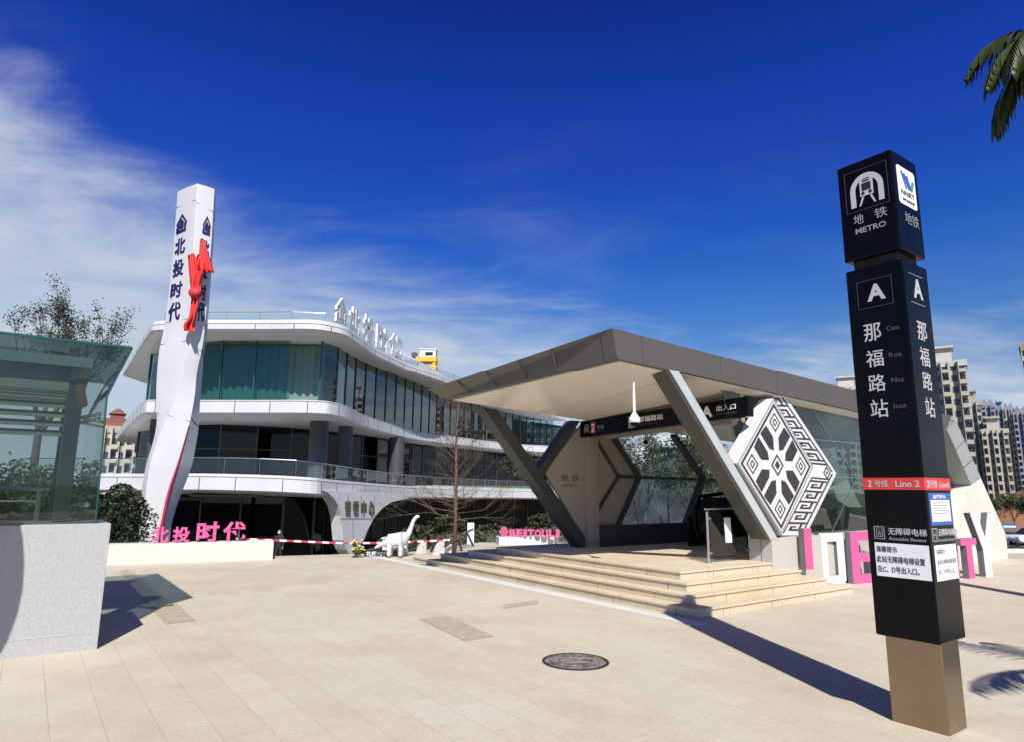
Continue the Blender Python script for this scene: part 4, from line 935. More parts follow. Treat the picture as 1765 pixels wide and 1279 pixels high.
# ---------------------------------------------------------------- IDENTITY letters
def letter_parts(ch, w_, h_):
    s = .30 * w_; k = .17 * h_
    if ch == 'I': return [[(0, 0), (w_, 0), (w_, h_), (0, h_)]]
    if ch == 'D': return [[(0, 0), (s, 0), (s, h_), (0, h_)], [(s, 0), (w_ * .92, 0), (w_, k * .4), (w_, k), (s, k)], [(s, h_ - k), (w_, h_ - k), (w_, h_ - k * .4), (w_ * .92, h_), (s, h_)], [(w_ - s, k), (w_, k), (w_, h_ - k), (w_ - s, h_ - k)]]
    if ch == 'E': return [[(0, 0), (s * 1.1, 0), (s * 1.1, h_), (0, h_)], [(s * 1.1, 0), (w_, 0), (w_, k), (s * 1.1, k)], [(s * 1.1, h_ * .5 - k * .5), (w_ * .95, h_ * .5 - k * .5), (w_ * .95, h_ * .5 + k * .5), (s * 1.1, h_ * .5 + k * .5)], [(s * 1.1, h_ - k), (w_, h_ - k), (w_, h_), (s * 1.1, h_)]]
    if ch == 'N': return [[(0, 0), (s, 0), (s, h_), (0, h_)], [(w_ - s, 0), (w_, 0), (w_, h_), (w_ - s, h_)], [(s, h_), (s, h_ * .62), (w_ - s, 0), (w_ - s, h_ * .38)]]
    if ch == 'T': return [[(0, h_ - k), (w_, h_ - k), (w_, h_), (0, h_)], [(w_ / 2 - s * .6, 0), (w_ / 2 + s * .6, 0), (w_ / 2 + s * .6, h_ - k), (w_ / 2 - s * .6, h_ - k)]]
    if ch == 'Y': return [[(w_ * .38, 0), (w_ * .66, 0), (w_ * .66, h_ * .42), (w_ * .38, h_ * .42)], [(w_ * .38, h_ * .42), (w_ * .52, h_ * .42), (w_ * .52, h_ * .60), (w_ * .28, h_), (0, h_)], [(w_ * .52, h_ * .42), (w_ * .66, h_ * .42), (w_, h_), (w_ * .74, h_), (w_ * .52, h_ * .60)]]
def big_letter(ch, px0, px1, pyb, hh, colr, lab, zb=0.0, rz=R_(26)):
    a = gz(px0, pyb, zb); dv = V(math.cos(rz), math.sin(rz), 0)
    c = gpl(px1, pyb, a, V(-dv.y, dv.x, 0)); w_ = (c - a).length
    r = thing('letter', lab, 'letter', V(a.x, a.y, zb), rz, 'standing letters beside the station wall')
    b = MB(); f = MB()
    for pts in letter_parts(ch, w_, hh):
        b.prism([(x, .006, z) for x, z in pts], (0, .11, 0)); f.prism([(x, 0, z) for x, z in pts], (0, .006, 0))
    b.build('letter_body', 'pink_grey', r); f.build('letter_face', colr, r)
iz = sproj(1390, 983, .58).z; big_letter('I', 1390, 1403, 983, .66, 'pink', 'narrow pink letter I, leftmost of the standing letters by the plinth', iz)
big_letter('D', 1418, 1460, 1010, .875, 'white_paint', 'white letter D standing between the pink I and pink E')
big_letter('E', 1472, 1512, 1008, .885, 'pink', 'pink letter E standing just left of the black pillar sign')
big_letter('N', 1525, 1572, 1006, .89, 'white_paint', 'white letter N standing behind the black pillar sign next to pink E')
big_letter('T', 1585, 1625, 1004, .89, 'pink', 'pink letter T standing hidden behind the black pillar sign')
big_letter('I', 1641, 1655.5, 1000, .79, 'pink', 'pink letter I just right of the black pillar sign', rz=R_(31))
big_letter('T', 1663, 1690, 1000, .735, 'pink', 'pink letter T beside the tall white Y', rz=R_(31))
big_letter('Y', 1684, 1726, 998, 1.21, 'white_paint', 'tall white letter Y at the right end of the standing letters', rz=R_(32))

# ---------------------------------------------------------------- vegetation
def grow(mb, p, d, length, rad, depth, rng, spread=.55, ups=.15, tips=None, kids=(2, 3), seg=3, shrink=.68, n=5):
    pts = [Vector(p)]; dd = Vector(d).normalized()
    for i in range(seg):
        dd = (dd + Vector((rng.uniform(-1, 1), rng.uniform(-1, 1), rng.uniform(-.4, 1) * ups * 3)) * .16).normalized()
        pts.append(pts[-1] + dd * length / seg)
    r2 = rad * (.55 if depth > 0 else .25)
    mb.tube(pts, [rad + (r2 - rad) * i / seg for i in range(seg + 1)], n if rad > .012 else 3, cap=False)
    if tips is not None and depth <= 1: tips += pts[1:]
    if depth <= 0: return
    for k in range(rng.randint(*kids)):
        ax = dd.orthogonal().normalized(); ax.rotate(Matrix.Rotation(rng.uniform(0, 6.283), 3, dd))
        nd = (dd + ax * spread * rng.uniform(.6, 1.3) + UP * ups).normalized()
        st = pts[-1] if k == 0 else pts[rng.randint(max(1, seg - 1), seg)]
        grow(mb, st, nd, length * shrink * rng.uniform(.8, 1.15), r2 * .95, depth - 1, rng, spread, ups, tips, kids, seg, shrink, n)
def leaf_quad(mb, c, s, rng, mi=0, asp=.5):
    a = Vector((rng.gauss(0, 1), rng.gauss(0, 1), rng.gauss(0, .6))).normalized(); bb = a.orthogonal().normalized(); bb.rotate(Matrix.Rotation(rng.uniform(0, 6.283), 3, a))
    mb.add([c - a * s * .5, c + bb * s * asp * .5, c + a * s * .5, c - bb * s * asp * .5], [(0, 1, 2, 3)], mi)
def leafy(tips, num, s, jit, rng, mats=3):
    mb = MB()
    for i in range(num):
        t_ = tips[rng.randrange(len(tips))]; j = Vector((rng.gauss(0, jit), rng.gauss(0, jit), rng.gauss(0, jit)))
        cl = mnoise.noise(t_ * .9)
        mi = 0 if cl < -.1 else (1 if cl < .15 else 2)
        if rng.random() < .15: mi = rng.randrange(mats)
        leaf_quad(mb, t_ + j, s * rng.uniform(.6, 1.3), rng, min(mi, mats - 1))
    return mb
def tree(name, label, loc, h, trunk_h, rad, depth, seed, leaves, ls, jit, bark='bark_grey', lm=('leaf_dark', 'leaf_green', 'leaf_light'), spread=.55, ups=.12, kids=(2, 3), group=None, lean=0, length=None, shrink=.7, seg=3, cat='tree'):
    rng = random.Random(seed); t_ = thing(name, label, cat, loc, 0, group); b = MB(); tips = []
    top = V(lean, 0, trunk_h)
    b.tube([V(0, 0, -.05), V(0, 0, .05), lerp(V(0, 0, 0), top, .5), top], [rad * 1.5, rad * 1.15, rad, rad * .8], 8)
    l0 = length or (h - trunk_h) * .42
    for k in range(rng.randint(3, 4)):
        a = k * 2.1 + rng.uniform(-.4, .4); grow(b, top, V(math.cos(a) * spread, math.sin(a) * spread, 1), l0, rad * .7, depth, rng, spread, ups, tips, kids, seg, shrink)
    b.build('trunk', bark, t_, fix=False)
    if leaves:
        leafy(tips, leaves, ls, jit, rng, len(lm)).build('crown', list(lm), t_, fix=False)
    return t_
# bare tree in front of the building: straight leader with thin ascending twigs
def bare_tree(loc, h, seed):
    rng = random.Random(seed); t_ = thing('bare_tree', 'nearly leafless young tree with a straight reddish trunk beside the steps', 'tree', loc)
    b = MB(); b.tube([V(0, 0, -.05), V(.01, 0, h * .35), V(-.02, 0, h * .7), V(.02, 0, h)], [.055, .045, .028, .008], 8); b.build('trunk', 'bark', t_, smooth=True)
    tw = MB(); tips = []
    z = h * .22; k = 0
    while z < h * .97:
        f = (z / h - .24) / .73; a = k * 2.4 + rng.uniform(-.5, .5); ln = (1.15 - .55 * f) * rng.uniform(.6, 1.35); up = rng.uniform(.25, .6) + .9 * f
        if f < .18: ln *= 1.25; up = .10
        grow(tw, V(0, 0, z), V(math.cos(a), math.sin(a), up), ln * .46, .012 - .005 * f, 3, rng, .48, .12, tips, (2, 4), 3, .74, 4)
        z += h * .0125; k += 1
    tw.build('branches', 'twig', t_, fix=False)
    leafy(tips, 1500, .04, .05, rng, 2).build('leaves', ['leaf_olive', 'leaf_dark'], t_, fix=False)
bt = gz(783, 958)
bare_tree(V(bt.x, bt.y, 0), gy(783, 688, bt.y).z, 3)
sk = thing('tree_stake', 'dark timber stakes propping the bare tree beside the steps', 'tree stake', (bt.x, bt.y, 0))
for q0, q1 in (((742, 953), (755, 932)), ((762, 955), (770, 934)), ((796, 951), (791, 931)), ((816, 943), (804, 917))):
    a = gz(*q0); c = gy(q1[0], q1[1], a.y + .15); b = MB(); b.tube([a - V(bt.x, bt.y, 0), c - V(bt.x, bt.y, 0)], .028, 8); b.build('pole', 'black_matt', sk)
b = MB(); a = gy(770, 933, bt.y) - V(bt.x, bt.y, 0); c = gy(816, 913, bt.y) - V(bt.x, bt.y, 0); b.tube([a, c], .025, 8); b.build('pole', 'bark', sk)
# left tree above the shelter
lt = gy(48, 880, 24)
tree('thin_crowned_tree', 'airy dark tree with fine upright branches rising above the glass shelter', V(lt.x, 24, LOWZ), 12.6, 6.0, .15, 5, 27, 7000, .09, .09, spread=.40, ups=.24, length=1.85, shrink=.70, lm=('leaf_dark', 'leaf_olive', 'leaf_green'))
for i, (px, Y, h_, sd) in enumerate(((-25, 15.5, 5.4, 21), (30, 19, 6.2, 22), (72, 17.5, 4.9, 23))):
    p = gy(px, 880, Y)
    tree('garden_tree', ['bushy green tree seen through the shelter glass at the left edge', 'bushy green tree behind the shelter handrail', 'small leafy tree just left of the shelter post'][i], V(p.x, Y, LOWZ), h_, 2.0, .1, 3, sd, 5200, .15, .22, length=1.0, group='garden trees behind the shelter')
def bush(name, label, loc, rx, ry, rz, num, s, seed, lm=('leaf_dark', 'leaf_green', 'leaf_light'), cone=0, cat='bush', group=None):
    rng = random.Random(seed); t_ = thing(name, label, cat, loc, 0, group); mb = MB(); st = MB()
    for k in range(7): a = k * .9; st.tube([V(0, 0, -.03), V(rx * .5 * math.cos(a), ry * .5 * math.sin(a), rz * .8), V(rx * .6 * math.cos(a), ry * .6 * math.sin(a), rz * 1.3)], [.03, .02, .006], 5)
    st.build('stems', 'bark', t_)
    for i in range(num):
        a = rng.uniform(0, 6.283); zz = rng.random(); rr = math.sqrt(rng.uniform(.25, 1)); prof = (1 - zz ** 1.3) if cone else math.sqrt(max(0, 1 - (zz * 1.9 - .9) ** 2))
        p = V(rx * rr * prof * math.cos(a), ry * rr * prof * math.sin(a), rz * 2 * zz); bump_ = 1 + .35 * mnoise.noise(p * 2.2 / max(rx, .3))
        p = V(p.x * bump_, p.y * bump_, p.z * (1 + .1 * bump_)); c_ = mnoise.noise(p * 1.7 + V(seed, 0, 0)); leaf_quad(mb, p, s * rng.uniform(.6, 1.3), rng, 0 if c_ < -.05 else (1 if c_ < .2 else 2))
    mb.build('foliage', list(lm), t_, fix=False); return t_
p = gy(208, 930, 18.5); bush('clipped_conifer', 'dark rounded evergreen bush between the shelter and the pylon sign', V(p.x, 18.5, LOWZ), 1.0, .9, 1.95, 8000, .11, 5, ('leaf_dark', 'leaf_dark', 'leaf_green'))
p = gy(176, 900, 21); bush('shrub', 'olive scrubby shrub left of the dark evergreen bush', V(p.x, 21, LOWZ), 1.0, .8, 1.25, 2600, .10, 6, ('leaf_olive', 'leaf_green', 'leaf_dark'))
for i, (px, Y, rz, rx, lab) in enumerate(((686, 26, 1.15, 1.2, 'spiky olive shrub behind the white dinosaur sculpture'), (735, 27, 1.0, 1.5, 'low dark shrub behind the white standing boards'), (830, 25, 1.1, 1.3, 'scrubby shrub right of the bare tree trunk'), (905, 24.5, 1.3, 1.4, 'olive shrub behind the pink roman letters'), (935, 27, 1.5, 1.2, 'green shrub by the left sloping beam of the canopy'), (672, 28, .95, 1.0, 'feathery shrub under the right arch of the white funnel leg'), (720, 30, 1.2, 1.4, 'tall dark shrub behind the dinosaur sculpture neck'), (775, 29, 1.45, 1.5, 'tall dark shrub directly behind the bare tree trunk'), (850, 30, 1.25, 1.6, 'wide olive shrub left of the pink roman letters'))):
    p = gy(px, 920, Y); bush('shrub', lab, V(p.x, Y, LOWZ), rx, .9, rz, 2200, .16, 40 + i, ('leaf_olive', 'leaf_dark', 'leaf_olive'), group='shrubs in front of the building')
# slim trees in the building's forecourt seen beside the canopy
for i, (px, Y, h_, sd, lab) in enumerate(((955, 30, 6.9, 62, 'twiggy tree beside the left canopy column'),)):
    p = gy(px, 900, Y); tree('twiggy_tree', lab, V(p.x, Y, LOWZ), h_, 2.2, .09, 4, sd, 1300, .14, .12, bark='bark_grey', lm=('leaf_olive', 'leaf_dark'), spread=.6)
# trees seen through the entrance
for i, (px, Y, h_, sd, lab) in enumerate(((1152, 25, 4.3, 31, 'leafy green tree framed in the middle of the station entrance'), (1105, 30, 3.6, 32, 'smaller green tree at the left of the entrance opening'), (1205, 29, 2.6, 33, 'low yellowish green tree at the right of the entrance opening'), (1235, 34, 2.3, 34, 'small olive tree right of the entrance opening'))):
    p = gy(px, 880, Y); tree('plaza_tree', lab, V(p.x, Y, LOWZ), h_ + 2.7, h_ * .12 + 2.0, .07, 4, sd, 4200 if i < 2 else 2400, .13, .17, lm=('leaf_dark', 'leaf_green', 'leaf_olive'), group='trees seen through the entrance')
for i, (px, Y, rz, rx, lab) in enumerate(((1050, 24, 1.35, 1.3, 'dark shrub at the left of the entrance opening'), (1095, 23, 1.25, 1.2, 'green shrub under the smaller tree in the entrance opening'), (1140, 22.5, 1.3, 1.3, 'green shrub at the foot of the middle tree in the entrance opening'), (1190, 24, 1.2, 1.3, 'olive shrub right of the middle tree in the entrance opening'))):
    p = gy(px, 900, Y); bush('shrub', lab, V(p.x, Y, LOWZ), rx, .9, rz, 2400, .13, 70 + i, ('leaf_dark', 'leaf_green', 'leaf_olive'), group='shrubs seen through the entrance')
# palms at the right
def palm(loc, h, label, nf, ln, seed, aim=None, leaf=.75, droop=1.0, wd_=.05):
    rng = random.Random(seed); t_ = thing('palm_tree', label, 'palm tree', loc)
    b = MB(); b.tube([V(0, 0, -.05), V(.02, 0, h * .5), V(0, 0, h)], [.17, .13, .11], 12)
    for k in range(int(h / .16)): b.cyl((.01, 0), .15 - .03 * k * .16 / h, k * .16, k * .16 + .03, 12)
    b.build('trunk', 'bark_grey', t_)
    for k in range(nf):
        a = k * 2.399 + rng.uniform(-.2, .2); el_ = .9 - 1.3 * (k / nf)
        if aim is not None and k < len(aim): a, el_ = aim[k]
        pts = []; d0 = V(math.cos(a) * math.cos(el_), math.sin(a) * math.cos(el_), math.sin(el_)); p = V(0, 0, h)
        for i in range(13):
            pts.append(p.copy()); d0 = (d0 + V(0, 0, -.085 * droop * (1 + i * .06))).normalized(); p = p + d0 * ln / 12
        fb_ = MB(); fb_.tube(pts, [.022 - .0015 * i for i in range(13)], 5); 
        for i in range(2, 13):
            t2 = (pts[i] - pts[i - 1]).normalized(); sd_ = t2.cross(UP).normalized()
            for sgn in (1, -1):
                for sub in (0, .5):
                    ll = leaf * math.sin(math.pi * (.18 + .75 * i / 13)) * rng.uniform(.85, 1.1)
                    st_ = lerp(pts[i - 1], pts[i], sub); dr = (t2 * .75 + sd_ * sgn * .55 + V(0, 0, -.15)).normalized(); q = st_.copy(); w_ = wd_; rows = []
                    for j in range(6):
                        nrm = dr.cross(UP).normalized() if abs(dr.z) < .98 else sd_
                        ww = w_ * math.sin(math.pi * min(.97, .15 + .82 * j / 5)) 
                        rows.append((q - nrm * ww + V(0, 0, .012), q.copy(), q + nrm * ww + V(0, 0, .012))); q = q + dr * ll / 5; dr = (dr + V(0, 0, -.30 * droop)).normalized()
                    vs = [p_ for r_ in rows for p_ in r_]; fs = []
                    for j in range(5): fs += [(j * 3, j * 3 + 1, j * 3 + 4, j * 3 + 3), (j * 3 + 1, j * 3 + 2, j * 3 + 5, j * 3 + 4)]
                    fb_.add(vs, fs)
        fb_.build('frond', 'palm_leaf', t_, fix=False, smooth=True)
    return t_
tip = gy(1822, 66, 9.2)
palm(V(tip.x, tip.y, 0), tip.z, 'palm tree at the upper right edge with drooping dark fronds against the sky', 11, 1.65, 4, aim=[(R_(178), .42), (R_(208), .10), (R_(165), .75)], leaf=.70, droop=1.9, wd_=.042)
palm(V(6.05, 2.5, 0), 3.9, 'palm tree just outside the right edge casting feathery shade on the paving', 15, 1.9, 9, leaf=.5, wd_=.022)
# unseen oval panel added left of the frame to cast shade on the granite plinth
hp_ = gpl(38, 1008, PB - EA * .001, EA) + SUNV * 2.3; rs = thing('shadow_caster', 'unseen oval panel on a post added outside the left edge to shade the granite plinth', 'sign', V(hp_.x - .62, hp_.y, 0))
b = MB(); b.prism([(.62 * math.cos(k * math.pi / 16), 0, hp_.z - .1 + 1.15 * math.sin(k * math.pi / 16)) for k in range(32)], (0, .06, 0)); b.build('shade_panel', 'fascia_grey', rs)
b = MB(); b.tube([(0, .03, 0), (0, .03, hp_.z - 1.2)], .06, 12); b.build('post', 'dark_steel', rs)

# ---------------------------------------------------------------- sculpture, boards, tape, plants at the plaza edge
def skin(name, verts, edges, rads, m_, parent, sub=2):
    me = bpy.data.meshes.new(name); me.from_pydata([tuple(v) for v in verts], edges, []); o = bpy.data.objects.new(name, me); COL.objects.link(o); o.parent = parent
    sm = o.modifiers.new('skin', 'SKIN'); sm.use_smooth_shade = True
    for i, r in enumerate(rads):
        sv = me.skin_vertices[0].data[i]; rr = r if isinstance(r, tuple) else (r, r); sv.radius = rr; sv.use_root = (i == 0)
    ss = o.modifiers.new('sub', 'SUBSURF'); ss.levels = sub; ss.render_levels = sub
    me.materials.append(MATS[m_]); return o
dp = gz(682, 962); dn = thing('dinosaur_sculpture', 'white long necked dinosaur sculpture raising its curved neck at the plaza edge', 'sculpture', V(dp.x, dp.y, 0))
skin('body', [(0, 0, .40), (.16, 0, .42), (.27, 0, .52), (.33, 0, .68), (.38, 0, .84), (.46, 0, .94), (.53, 0, .93), (-.18, 0, .37), (-.34, 0, .30), (-.5, 0, .2),
              (.12, -.11, .25), (.12, -.12, .02), (.12, .11, .25), (.12, .12, .02), (-.14, -.11, .22), (-.14, -.12, .02), (-.14, .11, .22), (-.14, .12, .02)],
     [(0, 1), (1, 2), (2, 3), (3, 4), (4, 5), (5, 6), (0, 7), (7, 8), (8, 9), (1, 10), (10, 11), (1, 12), (12, 13), (7, 14), (14, 15), (7, 16), (16, 17)],
     [.17, .13, .075, .055, .045, .045, .03, .13, .06, .02, .055, .05, .055, .05, .055, .05, .055, .05], 'white_paint', dn)
bx = thing('display_stand', 'white boxy display stand just left of the dinosaur sculpture legs', 'stand', V(gz(672, 961).x, gz(672, 961).y + .5, 0))
b = MB(); b.box(-.25, .32, -.18, .18, .12, .38); b.box(-.25, -.17, -.18, .18, 0, .12); b.box(.24, .32, -.18, .18, 0, .12); b.build('stand_body', 'white_paint', bx, bevel=.01)
b = MB(); b.box(-.28, .35, -.2, .2, .38, .41); b.build('stand_top', 'white_panel', bx)
for i, (x0, x1, yt, yb, lab) in enumerate(((712, 735, 933, 957, 'white curved fan board nearest the dinosaur sculpture'), (742, 766, 931, 958.5, 'white leaning fan board behind the left tree stakes'), (764, 779, 938, 957, 'low white board at the foot of the bare tree'))):
    a = gz(x0, yb + (1 if i else 0)); Y = a.y + .3; c = gy(x1, yb, Y); h_ = gy(x0, yt, Y).z; w_ = c.x - a.x
    r = thing('fan_board', lab, 'display board', V(a.x, Y, 0), 0, 'white fan boards'); b = MB()
    pts = [(0, 0)] + [(w_, 0), (w_, h_ * .95)] + [(w_ - w_ * .85 * math.sin(k * math.pi / 12), h_ * (.2 + .8 * math.cos(k * math.pi / 12))) for k in range(0, 7)]
    b.prism([(x, -z * .25, z) for x, z in pts], (0, .05, 0)); b.build('board', 'white_paint', r)
    b = MB(); b.beam((w_ * .5, .05, 0), (w_ * .6, -.02, h_ * .6), .03, .03); b.build('prop', 'black_matt', r)
# white low edging behind, with dark lettering strip
p = gz(612, 962); b = MB(); q = gz(658, 961)
r = thing('lettered_board', 'low dark board with pale lettering on the ground beside the dinosaur sculpture', 'board', V(p.x + .15, p.y + .25, 0))
b.box(0, (q - p).length, 0, .05, 0, .14); b.build('board', 'black_matt', r)
b = MB(); text(b, '北投时代', (.04, -.001, .02), ((q - p).length - .08, 0, 0), (0, 0, .10), bold=.02); b.build('lettering', 'paper', r)
p = gz(613, 963); pf = thing('flower_bouquet', 'yellow and white flower bouquet at the foot of the white funnel leg', 'flowers', V(p.x, p.y + .1, 0)); rng = random.Random(5)
b = MB(); f_ = MB()
for k in range(26):
    a = rng.uniform(0, 6.28); r0 = rng.uniform(.02, .17); z1 = rng.uniform(.16, .40); pt_ = V(r0 * math.cos(a), r0 * math.sin(a), z1); b.tube([(0, 0, 0), pt_], .006, 4); f_.ell(pt_, .035, .035, .025, 7, 4)
    for j in range(3): leaf_quad(b, pt_ * rng.uniform(.4, .9), .11, rng, 0)
b.build('stems', 'leaf_light', pf); f_.build('blooms', 'flower_yellow', pf)
# red and white caution tape
tp = MB(); tpts = catmull([gy(x, y, Y) for x, y, Y in ((405, 929.5, 15.35), (470, 932, 15.6), (586, 937, 16.2), (625, 937, 16.3), (657, 936.5, 16.35), (720, 934.5, 16.4), (783, 931, bt.y - .06))], 8)
tpr = resample(tpts, .16); t_ = thing('caution_tape', 'red and white striped caution tape strung from the pink characters to the bare tree', 'caution tape', tpts[0])
for i in range(len(tpr) - 1):
    a, c = tpr[i] - tpts[0], tpr[i + 1] - tpts[0]; tp.hexa([a + V(0, 0, -.022), c + V(0, 0, -.022), c + V(0, .004, -.022), a + V(0, .004, -.022), a + V(0, 0, .022), c + V(0, 0, .022), c + V(0, .004, .022), a + V(0, .004, .022)], i % 2)
tp.build('tape', ['tape_white', 'red_stripe'], t_)
# pink roman letters on a white plinth
p = gz(860, 940.5); q = gz(962, 939.5); dv = V(q.x - p.x, q.y - p.y, 0); hp = gy(900, 927, p.y).z
r = MB(); r.box(0, dv.length, 0, .5, -.02, hp); pl_ = r.build('letter_plinth', 'white_paint', None, V(p.x, p.y, 0), math.atan2(dv.y, dv.x), bevel=.01); tag(pl_, 'long low white plinth under the pink roman letters behind the steps', 'plinth')
xs = 878
for k, ch in enumerate('BEITOULI'):
    w_px = 6 if ch == 'I' else 10.5
    a = gy(xs, 927, p.y + .12); c = gy(xs + w_px, 927, p.y + .12); h_ = gy(xs, 914, p.y).z - hp
    r = thing('pink_letter', ['pink letter B next to the round emblem on the white plinth', 'pink letter E between B and I on the white plinth', 'pink letter I between E and T on the white plinth', 'pink letter T in the middle of the white plinth', 'pink letter O between T and U on the white plinth', 'pink letter U right of O on the white plinth', 'pink letter L near the right end of the white plinth', 'last pink letter I at the right end of the white plinth'][k], 'letter', V(a.x, a.y, hp), 0, 'pink roman letters on the plinth')
    b = MB(); text(b, ch, (0, .1, 0), (c.x - a.x, 0, 0), (0, 0, h_), bold=.05, depth=.1); b.build('letter_body', 'pink', r); xs += w_px + 1.6
a = gy(862, 927, p.y + .12); r = thing('round_emblem', 'round pink flower like emblem left of the letter B on the white plinth', 'emblem', V(a.x, a.y, hp)); b = MB()
b.prism([(.11 + .11 * (1 + .12 * math.cos(6 * k * .2618)) * math.cos(k * .2618), .0, .14 + .14 * (1 + .12 * math.cos(6 * k * .2618)) * math.sin(k * .2618)) for k in range(24)], (0, .08, 0)); b.build('emblem_body', 'pink', r)
for (zx, zz, ww, hh) in ((.06, .06, .02, .15), (.11, .05, .02, .2), (.16, .06, .02, .15)): MB().box(zx - ww / 2, zx + ww / 2, -.006, -.001, zz, zz + hh).build('emblem_line', 'red_sign', r)
# pale standing sign by the glass corner
p = gy(805, 936, 24); r = thing('standing_sign', 'tall pale teal standing sign board right of the bare tree trunk', 'sign', V(p.x, 24, LOWZ)); b = MB(); b.box(0, .24, 0, .06, 0, gy(805, 902, 24).z - LOWZ); b.build('board', 'paper', r)
# person standing in the shade behind the tape
pp = gy(482, 918, 33.6); hd = pp.z; gr_ = LOWZ; H = 1.72
pe = thing('person', 'person in black clothes with a pale face mask standing behind the caution tape', 'person', V(pp.x, 33.6, hd - H * .935))
skin('body', [(0, 0, .93), (0, 0, 1.12), (0, 0, 1.36), (0, -.01, 1.46), (0, -.01, 1.53), (-.1, 0, .88), (-.11, -.01, .48), (-.11, .01, .07), (-.12, -.12, .04), (.1, 0, .88), (.11, -.01, .48), (.11, .01, .07), (.12, -.12, .04), (-.19, 0, 1.38), (-.24, .01, 1.12), (-.22, -.08, .88), (.19, 0, 1.38), (.24, .01, 1.12), (.22, -.08, .88)],
     [(0, 1), (1, 2), (2, 3), (3, 4), (0, 5), (5, 6), (6, 7), (7, 8), (0, 9), (9, 10), (10, 11), (11, 12), (2, 13), (13, 14), (14, 15), (2, 16), (16, 17), (17, 18)],
     [(.15, .11), (.14, .1), (.16, .11), .06, .055, .09, .06, .045, .045, .09, .06, .045, .045, .06, .045, .035, .06, .045, .035], 'cloth_black', pe)
b = MB(); b.ell((0, -.01, 1.61), .078, .095, .115, 16, 12); b.ell((0, -.105, 1.605), .014, .02, .02, 8, 6); b.ell((-.078, 0, 1.61), .012, .02, .03, 8, 6); b.ell((.078, 0, 1.61), .012, .02, .03, 8, 6); b.ell((-.23, -.1, .84), .03, .04, .07, 8, 6); b.ell((.23, -.1, .84), .03, .04, .07, 8, 6); b.build('head', 'skin', pe, smooth=True)
b = MB(); b.ell((0, .015, 1.655), .086, .098, .09, 14, 10); b.build('hair', 'hair', pe, smooth=True)
b = MB(); b.ell((0, -.075, 1.575), .065, .048, .05, 12, 8); b.build('face_mask', 'paper', pe, smooth=True)

